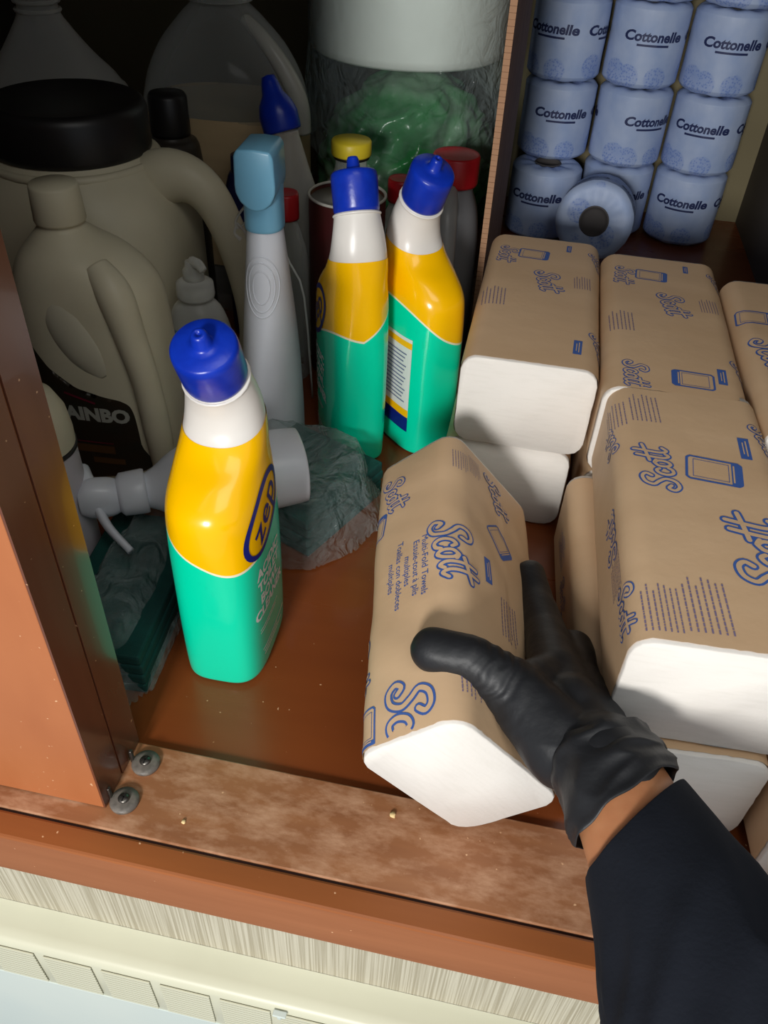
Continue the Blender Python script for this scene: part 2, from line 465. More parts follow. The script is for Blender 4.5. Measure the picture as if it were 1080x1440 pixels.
def make_pack(mw, surf, prints, label, group, seed=0, back=.003, front=.0025):
    t = thing('paper_towel_pack', label, 'paper towels', group=group); t.matrix_world = mw
    s = surf
    # towels: the white block
    bm = bmesh.new(); rows = []
    nS = 64
    ts = [(-front, .982), (-front + .0007, .995), (.003, .995), (s.L * .3, .99), (s.L * .7, .99), (s.L - .003, .995), (s.L + back - .0007, .995), (s.L + back, .982)]
    for tt, sc in ts:
        rows.append([])
        for k in range(nS):
            x, z, nx, nz = s.section(s.per * k / nS)
            jt = noise.noise(Vector((k * .9, tt * 50, seed))) * .0004
            rows[-1].append(bm.verts.new(((x + s.skew * z) * sc + nx * jt, tt - s.L / 2 + (noise.noise(Vector((x * 60, z * 60, seed + 3))) * .0008 if tt < 0 else 0), z * sc + nz * jt)))
    for a_, b_ in zip(rows, rows[1:]):
        for k in range(nS):
            j = (k + 1) % nS; bm.faces.new((a_[k], a_[j], b_[j], b_[k]))
    bm.faces.new(rows[0][::-1]); bm.faces.new(rows[-1])
    bmesh.ops.recalc_face_normals(bm, faces=bm.faces[:])
    obj('towel_stack', bm, M_towel, t)
    # kraft band with slightly ragged edges
    bm = bmesh.new(); nS, nT = 120, 70; rows = []
    for i in range(nT + 1):
        rows.append([])
        for k in range(nS):
            u = s.per * k / nS; tt = s.L * i / nT
            if i == 0: tt += .0006 * abs(noise.noise(Vector((k * 1.7, seed, 1)))) * 2
            if i == nT: tt -= .0006 * abs(noise.noise(Vector((k * 1.7, seed, 5)))) * 2
            rows[-1].append(bm.verts.new(s.pt(u, tt, .0004)))
    for a_, b_ in zip(rows, rows[1:]):
        for k in range(nS):
            j = (k + 1) % nS; bm.faces.new((a_[k], b_[k], b_[j], a_[j]))
    bmesh.ops.recalc_face_normals(bm, faces=bm.faces[:])
    obj('kraft_wrapper', bm, M_kraft, t)
    wme = t.children[-1].data if t.children[-1].name.startswith('kraft') else [c for c in t.children if c.name.startswith('kraft')][0].data
    bvh = BVHTree.FromPolygons([v.co for v in wme.vertices], [p.vertices for p in wme.polygons])
    def mp(x, y, h=0.0):
        q0 = s.pt(x, min(max(y, .0012), s.L - .0012), 0)
        sx_, sz_, nx, nz = s.section(x)
        nn = Vector((nx, 0, nz)).normalized()
        hit = bvh.ray_cast(q0 + nn * .012, -nn)
        if hit[0] is None: hit = bvh.find_nearest(q0)
        return hit[0] + nn * (.0003 + h)
    nmz = dict(word='printed_logo', frame='printed_frame', bar='printed_bar', cap='printed_caption', fine='printed_small_text')
    for kind, u, tt, ang, sc in prints:
        src = dict(word=WORD, frame=FRAME, bar=BAR, cap=CAPTION, fine=FINE)[kind]
        V, F = xf2d(src, u, tt, sc, R(ang))
        F = [(f, mi) for f, mi in F if all(.001 < V[i][1] < s.L - .001 for i in f)]
        if not F: continue
        used = sorted({i for f, _ in F for i in f}); ix = {o_: n_ for n_, o_ in enumerate(used)}
        place_print(nmz[kind], [([V[i] for i in used], [([ix[i] for i in f], mi) for f, mi in F])], mp, [M_blue, M_kraft, M_mauve], t)
    return t

a_, b_, L_p = .1046, .0788, .2411
GRP = 'brown wrapped paper towel packs'
# prints: (kind, s from top centre (+ = right), t from near end, rotation, size)
def far_prints():
    return [('word', -.034, .195, -95, .016), ('frame', -.010, .200, -4, .027), ('bar', .022, .222, -92, .015), ('word', .006, .145, -80, .019),
            ('fine', -.038, .105, 92, .011), ('fine', .036, .150, 92, .008), ('bar', .034, .032, -92, .022), ('word', .056, .045, -70, .016), ('word', .052, .205, -70, .014),
            ('word', -.074, .060, -80, .016), ('fine', -.072, .150, 90, .012)]
def pack_mw(x, y, yaw, z, a=a_, b=b_, L=L_p):
    m_ = Matrix.Rotation(yaw, 4, 'Z')
    c = m_ @ Vector((a / 2, L / 2, 0))
    m_.translation = Vector((x, y, z + b / 2)) + c
    return m_
Z0 = 0.0006
def pk(x, y, yaw, lvl, prints, label, seed, back=.003, front=.0025, **kw):
    s = PackSurf(a_, b_ - .0012, L_p, seed=seed, bulge=.0003, wr=.0004, **kw)
    return make_pack(pack_mw(x, y, yaw, Z0 + .0008 + lvl * (b_ + .0014)), s, prints, label, GRP, seed, back, front)
pk(-.036, .551, -.003, 1, far_prints(), 'towel pack on top of the left stack, white end out, beside the blue capped bottles', 1)
pk(-.042, .556, -.003, 0, [('word', .03, .05, -90, .017)], 'bottom towel pack of the left stack, showing just behind the gripped pack', 2)
pk(.0715, .5346, .000, 1, far_prints()[:9] + [('frame', .012, .022, 178, .03), ('word', -.03, .020, -90, .017)], 'towel pack lying on top at the back in the middle, behind the big front pack', 3)
pk(.0735, .5400, .000, 0, [], 'bottom towel pack at the back in the middle, almost hidden under the one above', 4)
pk(.182, .506, .010, 1, [('frame', -.036, .170, -4, .030), ('word', -.030, .105, -80, .024), ('word', .02, .05, -80, .02), ('bar', .03, .2, -90, .02)], 'towel pack on top at the back right, cut off by the photo edge', 5)
pk(.184, .510, .010, 0, [], 'bottom towel pack at the back right under the cut off one', 6)
pk(.0841, .2925, .0355, 1,
   [('fine', -.030, .215, 92, .011), ('fine', -.052, .208, 92, .010), ('word', -.060, .183, 100, .014), ('word', -.028, .146, 96, .021), ('frame', .008, .150, -6, .034),
    ('bar', .032, .180, -92, .024), ('word', .050, .195, -75, .015), ('word', .024, .076, 92, .029), ('fine', -.012, .028, 92, .013), ('fine', -.036, .022, 92, .011), ('word', -.060, .030, -90, .017),
    ('word', -.072, .10, 90, .019), ('fine', -.068, .065, 90, .01)],
   'large printed towel pack on top in front, right of the gloved hand', 7, back=.006)
pk(.0765, .284, .065, 0, [('word', -.045, .015, 0, .018), ('word', -.088, .150, -90, .015), ('word', -.090, .06, -90, .019), ('fine', -.085, .2, -90, .009), ('cap', -.080, .19, 90, .004)],
   'lower front towel pack under the large one, its kraft side beside the glove', 8, back=.004)
pk(.1875, .268, .065, 0, [], 'lower right towel pack at the corner of the photo, only its white end visible', 9)

# the pack in the hand, standing on one long edge
q = Vector((-.022, .864, .162)); mwA = Matrix.Rotation(q.length, 4, q.normalized()); mwA.translation = Vector((-.007, .367, .0705))
aA, bA, LA = .103, .070, .232
sA = PackSurf(aA, bA, LA, r=.013, bulge=.0040, wr=.0021, seed=12, crush=[(-.062, .062, .055, .0045), (-.05, .10, .05, .002)])
tl = -(aA / 2)      # s at the ridge (upper left long edge) ; more negative = left face
make_pack(mwA, sA, [
    ('word', tl + .003, .121, -80, .0225), ('cap', tl - .0285, .113, -91, .0066), ('word', tl - .042, .194, -78, .0165), ('frame', tl - .058, .168, 84, .022),
    ('frame', tl + .046, .156, -50, .025), ('bar', tl + .029, .118, -86, .020), ('word', tl + .048, .204, -70, .0165), ('fine', tl + .008, .208, -90, .0065), ('fine', tl + .022, .212, -90, .0065),
    ('word', tl - .068, .060, -84, .019), ('word', tl - .026, .001, -90, .028), ('frame', tl - .058, .012, -90, .024), ('fine', tl + .012, .030, -88, .009), ('fine', tl + .05, .09, -88, .01)],
    'towel pack gripped by the gloved hand, tipped on its edge, white end toward us', GRP, 12, front=.002)

# ---------------------------------------------------------------- toilet bowl cleaner bottles
M_white = mat('white_plastic', srgb(226, 222, 216), 0.3, srgb(220, 216, 210), spec=.5)
M_bluecap = mat('blue_plastic', srgb(16, 52, 176), 0.3, srgb(14, 46, 164), (90, 90, 90), bump=.15, bscale=220)
M_navy = mat('logo_navy', srgb(16, 32, 120), 0.35)
M_wprint = mat('white_print', srgb(222, 226, 222), 0.4)
M_ygold = mat('logo_yellow', srgb(252, 190, 0), 0.3)
M_sleeve = mat('shrink_sleeve', srgb(250, 186, 0), 0.22, coat=0.3)
N_, L_, b_ = nodes(M_sleeve)
tc = N_['Texture Coordinate']; sx = N_.new('ShaderNodeSeparateXYZ'); L_.new(tc.outputs['Object'], sx.inputs[0])
def mth(op, a=None, b=None, N_=N_, L_=L_):
    n = N_.new('ShaderNodeMath'); n.operation = op
    for i, v in enumerate((a, b)):
        if v is None: continue
        if isinstance(v, (int, float)): n.inputs[i].default_value = v
        else: L_.new(v, n.inputs[i])
    return n.outputs[0]
xx = mth('MULTIPLY', sx.outputs[0], 0.55)
x2 = mth('MULTIPLY', mth('MULTIPLY', sx.outputs[0], sx.outputs[0]), -9.0)
yy = mth('MULTIPLY', sx.outputs[1], -0.10)
xy = mth('MULTIPLY', mth('MULTIPLY', mth('MAXIMUM', sx.outputs[0], 0.0), mth('MAXIMUM', mth('ADD', sx.outputs[1], 0.02), 0.0)), -11.0)
hgt = mth('ADD', mth('ADD', mth('ADD', mth('ADD', sx.outputs[2], xx), x2), yy), xy)
cr = N_.new('ShaderNodeValToRGB'); cr.color_ramp.interpolation = 'CONSTANT'
el = cr.color_ramp.elements; el[0].color = srgb(0, 216, 172); el[0].position = 0
el[1].color = srgb(238, 232, 200); el[1].position = 0.4985
el.new(0.5015).color = srgb(250, 190, 0)
L_.new(mth('ADD', mth('MULTIPLY', mth('SUBTRACT', hgt, 0.1275), 2.0), 0.5), cr.inputs[0]); L_.new(cr.outputs[0], b_.inputs['Base Color'])

def cleaner(loc, rz, label, mirror=False):
    t = thing('cleaner_bottle', label, 'cleaner bottle', loc, rz, 'toilet bowl cleaner bottles')
    rings = [(0, 0, 0.0, .025, .039, 0, 3), (0, 0, .003, .0280, .0430, 0, 3.4), (0, 0, .010, .0290, .0445, 0, 3.7), (0, 0, .05, .0295, .0455, 0, 3.7), (0, 0, .10, .0302, .0460, 0, 3.3),
             (0, -.0005, .140, .0312, .0470, 0, 2.6), (0, .0005, .160, .0306, .0455, 1, 2.4), (0, .0065, .176, .0282, .0390, 5, 2.3), (0, .0145, .189, .0268, .0300, 10, 2.2),
             (0, .0185, .202, .0250, .0245, 15, 2.2), (0, .0175, .214, .0232, .0216, 20, 2.1), (0, .0140, .225, .0212, .0200, 24, 2), (0, .0105, .2325, .0198, .0194, 26, 2)]
    sm = cr_interp(rings, 6)
    def facet(p, ang):
        return p
    body = obj('bottle_body', loft(sm, 72), M_white, t)
    # printed sleeve up to the neck, its top edge square to the tilted neck
    lim = [r for r in sm if r[2] < .198]
    lim = [(r[0], r[1], r[2], r[3] + .0005, r[4] + .0005, r[5], r[6]) for r in lim[2:]]
    sl = obj('label_sleeve', loft(lim, 72, cap0=False, cap1=False), M_sleeve, t)
    # cap along the tilted neck
    cap = bpy.data.objects.new('cap', None)
    cm = Matrix.Translation((0, .0105, .2325)) @ Matrix.Rotation(R(26), 4, 'X')
    prof = [(.0185, 0), (.0196, .0008), (.0200, .003), (.0201, .026), (.0196, .0300), (.0180, .0318), (.0105, .0322), (.0072, .0330), (.0058, .0345), (.0050, .0405), (.0040, .0425), (.0018, .0428), (.0016, .0415), (0, .0415)]
    bm = lathe(prof, 48)
    bmesh.ops.transform(bm, matrix=cm, verts=bm.verts[:])
    obj('cap', bm, M_bluecap, t)
    bm = tube([(.0202 * math.cos(2 * PI * k / 24), .0202 * math.sin(2 * PI * k / 24), -.0015) for k in range(24)], .0011, 8, closed=True, n=1)
    bmesh.ops.transform(bm, matrix=cm, verts=bm.verts[:])
    obj('neck_ring', bm, M_white, t)
    # front label: oval logo and product words on the +x side
    mpx = proj_mapper(sl, (0, 0, 0), (0, 1, 0), (0, 0, 1))
    ov = [(.031 * math.cos(a2), .0185 * math.sin(a2)) for a2 in [2 * PI * k / 40 for k in range(40)]]
    rot_ = R(40)
    logo = [xf2d(stroke2d(ov, .0042, 0, .0001, 1, closed=True), -.008, .1435, 1, rot_),
            xf2d(text2d('zep', .031, .15, bold=.0002), -.008, .1445, 1, rot_)]
    place_print('logo', logo, mpx, [M_navy], t)
    words = [xf2d(text2d('ACIDIC\nTOILET\nBOWL\nCLEANER', 0.0125, 0, .98, bold=.0005), -.006, .082),
             xf2d(rect2d(.036, .0010), -.010, .048), xf2d(rect2d(.032, .0010), -.012, .045), xf2d(rect2d(.048, .0012), -.002, .025), xf2d(rect2d(.03, .0012), -.009, .0215), xf2d(rect2d(.04, .0012), -.004, .018)]
    place_print('lettering', words, mpx, [M_wprint], t)
    # back label on the -x side: white panel, yellow and navy foot
    mpb = proj_mapper(sl, (0, 0, 0), (0, -1, 0), (0, 0, 1))
    lab = [xf2d(rect2d(.050, .085, 0, 0, 14, 20), .004, .082), xf2d(rect2d(.050, .006, 1, .0002, 14, 2), .004, .118), xf2d(rect2d(.050, .008, 1, .0002, 14, 2), .004, .046), xf2d(rect2d(.050, .016, 2, .0002, 14, 4), .004, .034)]
    for j in range(13): lab.append(xf2d(rect2d(.040 - .008 * ((j * 7) % 3) / 2, .0014, 3, .0003, 12, 1), .003, .108 - j * .0042))
    place_print('back_label', lab, mpb, [M_wprint, M_ygold, M_navy, mat('label_print_grey', srgb(110, 120, 150), .5)], t)
    return t
cz1 = cleaner((-.1640, .370, .0006), R(1), 'cleaner bottle standing alone in front on bare wood, oval logo facing right')
cz1.scale = (.96, .96, .945)
cz2 = cleaner((-.1410, .634, .0006), R(207), 'left one of the rear pair of cleaner bottles, seen from behind, behind the clear bag')
cz2.scale = (.92, .90, .98)
cz3 = cleaner((-.0850, .664, .0006), R(45), 'right one of the rear pair of cleaner bottles, white back label on its left side')

cz3.scale = (.92, .92, .98)
# ---------------------------------------------------------------- light blue capped spray bottle
M_lblue = mat('light_blue_plastic', srgb(120, 178, 206), 0.3, srgb(112, 170, 200))
M_wcool = mat('cool_white_plastic', srgb(214, 218, 226), 0.32, srgb(208, 212, 220))
sp = thing('spray_bottle', 'tall white bottle with raised rings and a light blue hooded trigger top', 'spray bottle', (-.2085, .612, .0006), R(4))
sp.scale = (.84, .84, .965)
rg = [(0, 0, 0, .028, .036, 0, 2.4), (0, 0, .004, .031, .040, 0, 2.5), (0, 0, .06, .0305, .040, 0, 2.4), (0, 0, .12, .0275, .036, 0, 2.2), (0, 0, .18, .0215, .028, 0, 2.1), (0, 0, .222, .0170, .020, 0, 2.0), (0, 0, .2245, .0165, .019, 0, 2)]
spb = obj('bottle_body', loft(rg, 56, 8), M_wcool, sp)
mps = proj_mapper(spb, (0, 0, 0), (1, 0, 0), (0, 0, 1), off=0)
for (rx_, rz_) in ((.0165, .026), (.013, .021), (.0085, .014)):
    pts = [mps(rx_ * math.cos(2 * PI * k / 36), .178 + rz_ * math.sin(2 * PI * k / 36)) for k in range(36)]
    obj('raised_ring', tube(pts, .0007, 6, closed=True, n=1), M_wcool, sp)
obj('trigger_collar', loft([(0, 0, .223, .0178, .0205, 0, 2.3), (0, 0, .2245, .0184, .0212, 0, 2.4), (0, .001, .250, .0176, .0215, 0, 2.8), (0, .003, .272, .0172, .020, 0, 3.2), (0, .004, .276, .0168, .019, 0, 3.4)], 48, 4), M_lblue, sp)
hood = bmesh.new()
pf = [(-.0178, .284), (-.0186, .262), (-.0180, .256), (-.0140, .249), (-.007, .2440), (0, .2425), (.007, .2440), (.0140, .249), (.0180, .256), (.0186, .262), (.0178, .284), (.0150, .2885), (0, .2895), (-.0150, .2885)]
fr = [hood.verts.new((x, -.030, z)) for x, z in pf]; bk = [hood.verts.new((x * .95, .020, z)) for x, z in pf]
hood.faces.new(fr); hood.faces.new(bk[::-1])
for k in range(len(pf)):
    j = (k + 1) % len(pf); hood.faces.new((fr[k], fr[j], bk[j], bk[k]))
bmesh.ops.recalc_face_normals(hood, faces=hood.faces[:])
bmesh.ops.bevel(hood, geom=hood.edges[:], offset=.0022, segments=3, affect='EDGES', profile=.5)
obj('trigger_hood', hood, M_lblue, sp)

# ---------------------------------------------------------------- generic shelf bottles
M_cjug = mat('cream_jug_plastic', srgb(206, 198, 172), 0.45, srgb(198, 190, 164), spec=.4)
M_blackp = mat('black_plastic', srgb(34, 32, 32), 0.4, srgb(28, 26, 27))
M_red = mat('red_plastic', srgb(176, 26, 34), 0.35)
M_yel = mat('yellow_plastic', srgb(230, 206, 50), 0.4)
M_grey = mat('grey_plastic', srgb(150, 150, 150), 0.35, srgb(140, 140, 140))
M_greyd = mat('dark_grey_plastic', srgb(110, 110, 112), 0.35)
M_navyb = mat('navy_plastic', srgb(24, 26, 70), 0.35)
M_amber = mat('amber_plastic', srgb(200, 130, 20), 0.35)
def clear(name, col, a=.45, rough=.12):
    """thin clear plastic: mostly see-through, glossy where grazing"""
    M = bpy.data.materials.new(name); M.use_nodes = True
    N, L, b = nodes(M); out = N['Material Output']
    tr = N.new('ShaderNodeBsdfTransparent'); tr.inputs[0].default_value = col
    b.inputs['Base Color'].default_value = tuple(min(1, c * 1.0) for c in col[:3]) + (1,); b.inputs['Roughness'].default_value = rough
    lw = N.new('ShaderNodeLayerWeight'); lw.inputs[0].default_value = .35
    rr = N.new('ShaderNodeMapRange'); rr.inputs[3].default_value = a * .35; rr.inputs[4].default_value = min(1, a + .4)
    L.new(lw.outputs['Facing'], rr.inputs[0])
    mx = N.new('ShaderNodeMixShader'); L.new(rr.outputs[0], mx.inputs[0]); L.new(tr.outputs[0], mx.inputs[1]); L.new(b.outputs[0], mx.inputs[2])
    L.new(mx.outputs[0], out.inputs[0])
    return M
M_clear = clear('clear_plastic', (.86, .88, .86, 1), .30)
M_frost = clear('frosted_plastic', (.80, .80, .76, 1), .75, .35)

# big cream tub-jug with a wide black lid
bj = thing('detergent_jug', 'big cream jug with wide black screw lid and loop handle behind the labelled jug', 'jug', (-.415, .70, .0006))
obj('jug_body', loft([(0, 0, 0, .09, .082, 0, 3), (0, 0, .006, .099, .09, 0, 3.2), (0, 0, .12, .101, .092, 0, 3), (0, 0, .17, .100, .092, 0, 2.8), (0, 0, .20, .092, .086, 0, 2.4), (0, 0, .220, .078, .075, 0, 2.1), (0, 0, .229, .068, .068, 0, 2), (0, 0, .236, .066, .066, 0, 2)], 72, 5), M_cjug, bj)
obj('jug_handle', tube([(.050, 0, .190), (.088, 0, .212), (.120, 0, .204), (.142, 0, .165), (.158, 0, .10), (.160, 0, .045), (.130, 0, .024), (.08, 0, .025)], [.026, .022, .017, .0145, .0145, .018, .020, .02], 18, n=8, flat=1.1), M_cjug, bj)
obj('lid', lathe([(0, .228), (.066, .228), (.069, .230), (.0695, .234), (.0690, .262), (.067, .267), (.062, .270), (.058, .2685), (0, .268)], 64), M_blackp, bj)
obj('neck_ring', tube([(.073 * math.cos(2 * PI * k / 32), .073 * math.sin(2 * PI * k / 32), .222) for k in range(32)], .004, 10, closed=True, n=1), M_cjug, bj)

# labelled cream jug in front
dj = thing('drain_cleaner_jug', 'cream jug with round cap, moulded grip and dark label reading DRAINBO', 'jug', (-.338, .553, .0006), R(4))
djb = obj('jug_body', loft([(0, 0, 0, .052, .036, 0, 3), (0, 0, .006, .059, .042, 0, 3.2), (0, 0, .09, .060, .043, 0, 3), (0, 0, .15, .059, .043, 0, 2.8), (-.001, 0, .18, .055, .041, 0, 2.6), (-.006, 0, .200, .042, .036, 0, 2.4), (-.011, 0, .213, .026, .026, 0, 2.1), (-.012, 0, .221, .018, .018, 0, 2), (-.012, 0, .226, .017, .017, 0, 2)], 72, 6), M_cjug, dj)
obj('cap', lathe([(0, .2245), (.0185, .2245), (.0192, .2265), (.0180, .250), (.0168, .2525), (0, .2530)], 40, cx=-.012), M_cjug, dj)
obj('grip_handle', tube([(.020, -.022, .200), (.034, -.030, .183), (.043, -.0345, .150), (.050, -.0355, .11), (.053, -.0355, .06), (.053, -.034, .012)], [.010, .014, .0125, .0115, .0115, .009], 16, n=8), M_cjug, dj)
obj('grip_recess', tube([(-.014, -.0345, .184), (-.006, -.0370, .160), (.006, -.0385, .135), (.018, -.0395, .115)], [.010, .019, .018, .008], 16, n=8, flat=.42), mat('cream_recess', srgb(196, 190, 168), .5), dj)
M_dlabel = mat('dark_label', srgb(40, 40, 32), 0.35, srgb(48, 38, 28), (30, 30, 60))
mpd = proj_mapper(djb, (0, 0, 0), (1, 0, 0), (0, 0, 1), off=.0005)
pts = [(-.054, .143), (-.047, .146), (-.038, .135), (-.026, .118), (-.008, .104), (.014, .097), (.029, .093), (.036, .083), (.038, .05), (.038, .022), (-.054, .018)]
dens = cr_interp(pts + [pts[0]], 6)[:-1]
bm = bmesh.new(); bm.faces.new([bm.verts.new((x, 0, z)) for x, z in dens])
bmesh.ops.triangulate(bm, faces=bm.faces[:])
for _ in range(4):
    le = [e for e in bm.edges if e.calc_length() > .005]
    if not le: break
    bmesh.ops.subdivide_edges(bm, edges=le, cuts=1); bmesh.ops.triangulate(bm, faces=[f for f in bm.faces if len(f.verts) > 3])
for v in bm.verts: v.co = mpd(v.co.x, v.co.z)
bmesh.ops.recalc_face_normals(bm, faces=bm.faces[:])
obj('label', bm, M_dlabel, dj)
place_print('lettering', [xf2d(text2d('DRAINBO', .0175, 0, bold=.0009), -.006, .078)], lambda x, y, h=0: mpd(x, y, h + .0005), [mat('label_grey_print', srgb(170, 170, 160), .4)], dj)
place_print('label_stripe', [xf2d(rect2d(.026, .002), -.006, .094, 1, R(-18)), xf2d(rect2d(.05, .0012, 0), -.01, .05), ], lambda x, y, h=0: mpd(x, y, h + .0005), [mat('label_magenta', srgb(110, 30, 50), .4)], dj)
place_print('label_bands', [xf2d(rect2d(.050, .008), -.010, .043), xf2d(rect2d(.028, .006), .008, .031)], lambda x, y, h=0: mpd(x, y, h + .0004), [mat('label_ochre', srgb(90, 62, 34), .4)], dj)

# top left: milky jug, only its shoulders in view
mj = thing('milky_jug', 'frosted white jug with ribbed neck at the top left corner', 'jug', (-.525, .87, .0006))
obj('jug_body', loft([(0, 0, 0, .066, .066, 0, 3), (0, 0, .006, .073, .073, 0, 3.2), (0, 0, .20, .073, .073, 0, 3), (0, 0, .235, .066, .066, 0, 2.6), (0, 0, .262, .046, .046, 0, 2.2), (0, 0, .285, .030, .030, 0, 2), (0, 0, .300, .021, .021, 0, 2), (0, 0, .32, .019, .019, 0, 2)], 48, 5), M_frost, mj)
for k in range(2): obj('neck_rib', tube([(.0215 * math.cos(2 * PI * j / 24), .0215 * math.sin(2 * PI * j / 24), .302 + k * .008) for j in range(24)], .002, 8, closed=True, n=1), M_frost, mj)
obj('cap', lathe([(0, .318), (.021, .318), (.021, .334), (.019, .336), (0, .336)], 32), M_frost, mj)

# big clear jug with globe shoulders
cj = thing('clear_jug', 'large clear jug with round shoulders, tan paper label and amber cap at the top', 'jug', (-.352, .928, .0006))
cj.scale = (1.05, 1, 1.0)
obj('jug_body', loft([(0, 0, 0, .072, .062, 0, 3), (0, 0, .006, .080, .070, 0, 3), (0, 0, .19, .083, .074, 0, 2.8), (0, 0, .235, .082, .074, 0, 2.3), (0, 0, .272, .066, .062, 0, 2.1), (0, 0, .300, .042, .042, 0, 2), (0, 0, .315, .027, .027, 0, 2), (0, 0, .328, .025, .025, 0, 2)], 56, 6), M_clear, cj)
obj('paper_label', loft([(0, 0, .06, .084, .0746, 0, 2.8), (0, 0, .19, .0842, .0750, 0, 2.8), (0, 0, .218, .0842, .0752, 0, 2.5)], 56, 4, cap0=False, cap1=False), mat('tan_label', srgb(196, 170, 130), .6, srgb(180, 156, 120), (10, 10, 40)), cj)
obj('cap', lathe([(0, .322), (.0265, .322), (.0270, .326), (.0265, .345), (0, .346)], 36), M_amber, cj)
obj('neck_flange', tube([(.031 * math.cos(2 * PI * j / 24), .031 * math.sin(2 * PI * j / 24), .318) for j in range(24)], .0035, 8, closed=True, n=1), M_clear, cj)
obj('jug_handle', tube([(.030, -.015, .302), (.050, -.025, .288), (.072, -.030, .262), (.086, -.028, .232), (.088, -.02, .20)], [.006, .0075, .009, .0095, .008], 14, n=8), mat('milk_handle', srgb(190, 190, 180), .3), cj)

# black capped bottle and navy bottle between the jugs
bk = thing('black_capped_bottle', 'dark bottle with a black cap between the black lidded jug and the clear jug', 'bottle', (-.378, .829, .0006))
obj('bottle_body', loft([(0, 0, 0, .026, .026, 0, 2.4), (0, 0, .005, .029, .029, 0, 2.4), (0, 0, .18, .029, .029, 0, 2.2), (0, 0, .205, .020, .020, 0, 2), (0, 0, .212, .016, .016, 0, 2)], 36, 4), mat('smoke_plastic', srgb(52, 46, 40), .4), bk)
obj('cap', lathe([(0, .208), (.0195, .208), (.020, .212), (.0195, .244), (.017, .2475), (0, .248)], 36), M_blackp, bk)
nb = thing('navy_bottle', 'navy blue bottle standing in the dark behind the jug handle', 'bottle', (-.302, .828, .0006))
nb.scale = (.68, .85, 1.0)
obj('bottle_body', loft([(0, 0, 0, .028, .022, 0, 3), (0, 0, .005, .0315, .025, 0, 3), (0, 0, .14, .031, .025, 0, 2.8), (0, 0, .172, .025, .021, 0, 2.4), (0, 0, .180, .020, .018, 0, 2.2)], 40, 4), M_navyb, nb)
obj('cap', lathe([(0, .1785), (.0185, .1785), (.0190, .181), (.0180, .196), (0, .1975)], 32), M_navyb, nb)

# blue nozzled white bottle behind the spray
bn = thing('blue_nozzle_bottle', 'white squeeze bottle with pointed blue nozzle standing behind the light blue spray top', 'cleaner bottle', (-.248, .803, .0006), R(-30))
obj('bottle_body', loft([(0, 0, 0, .030, .022, 0, 2.5), (0, 0, .005, .034, .025, 0, 2.6), (0, 0, .12, .034, .025, 0, 2.4), (.002, 0, .17, .031, .025, 0, 2.2), (.002, 0, .20, .022, .019, 0, 2), (-.002, 0, .226, .015, .015, 0, 2), (-.003, 0, .232, .015, .015, 0, 2)], 48, 5), M_frost, bn)
bm = lathe([(0, 0), (.0175, 0), (.0185, .002), (.0190, .016), (.0160, .026), (.0105, .034), (.0080, .044), (.0062, .049), (0, .0505)], 36)
bmesh.ops.transform(bm, matrix=Matrix.Translation((-.003, 0, .229)) @ Matrix.Rotation(R(-22), 4, 'Y'), verts=bm.verts[:])
obj('nozzle', bm, M_bluecap, bn)

# yellow capped clear jar
yj = thing('yellow_capped_jar', 'clear jar with flat yellow lid standing behind the middle cleaner bottle', 'jar', (-.190, .838, .0006))
obj('jar_body', loft([(0, 0, 0, .028, .028, 0, 2), (0, 0, .005, .032, .032, 0, 2), (0, 0, .15, .032, .032, 0, 2), (0, 0, .180, .022, .022, 0, 2), (0, 0, .192, .0165, .0165, 0, 2), (0, 0, .206, .0165, .0165, 0, 2)], 40, 5), M_clear, yj)
obj('lid_gasket', lathe([(.0175, .2015), (.0185, .2015), (.0185, .2045), (.0175, .2045)], 36), M_blackp, yj)
obj('lid', lathe([(0, .2045), (.0198, .2045), (.0204, .206), (.0204, .217), (.0192, .2188), (0, .2192)], 48), M_yel, yj)

# open tin in front of the jar
tn = thing('open_tin', 'dark red tin with a pale rim, behind the centre cleaner bottle under the yellow lid', 'tin', (-.179, .775, .0006))
obj('tin_wall', lathe([(0, 0), (.036, 0), (.0375, .002), (.0375, .186), (.0365, .186), (.0365, .004), (0, .004)], 48), mat('maroon_tin', srgb(70, 20, 22), .45, srgb(56, 24, 20), (30, 30, 30)), tn)
obj('rim', tube([(.0372 * math.cos(2 * PI * k / 40), .0372 * math.sin(2 * PI * k / 40), .187) for k in range(40)], .0014, 8, closed=True, n=1), mat('pale_rim', srgb(190, 188, 180), .4), tn)
obj('tin_lid', lathe([(0, .181), (.036, .181), (.036, .183), (0, .183)], 40), mat('pale_lid', srgb(150, 148, 140), .5), tn)

def capped(name, loc, r, h, capr, caph, bodym, capm, label, cat='bottle'):
    t = thing(name, label, cat, loc)
    obj('bottle_body', loft([(0, 0, 0, r * .9, r * .9, 0, 2.3), (0, 0, .005, r, r, 0, 2.3), (0, 0, h * .7, r, r, 0, 2.2), (0, 0, h * .88, r * .75, r * .75, 0, 2), (0, 0, h * .96, capr * .85, capr * .85, 0, 2), (0, 0, h, capr * .85, capr * .85, 0, 2)], 36, 5), bodym, t)
    obj('cap', lathe([(0, h - .003), (capr * .98, h - .003), (capr, h - .001), (capr, h + caph - .003), (capr * .93, h + caph - .0005), (capr * .8, h + caph - .001), (0, h + caph - .001)], 36), capm, t)
    return t
capped('red_capped_bottle', (-.232, .745, .0006), .020, .172, .0125, .022, M_clear, M_red, 'slim clear bottle with red cap just right of the light blue spray top')
capped('red_capped_bottle', (-.136, .830, .0006), .022, .170, .0135, .020, M_frost, M_red, 'small bottle with red cap hidden between the two blue cleaner caps')
capped('brown_bottle', (-.2385, .664, .0006), .013, .105, .010, .015, mat('red_brown_plastic', srgb(120, 50, 30), .4), M_blackp, 'red brown bottle glimpsed between the cream jug and the white spray bottle')

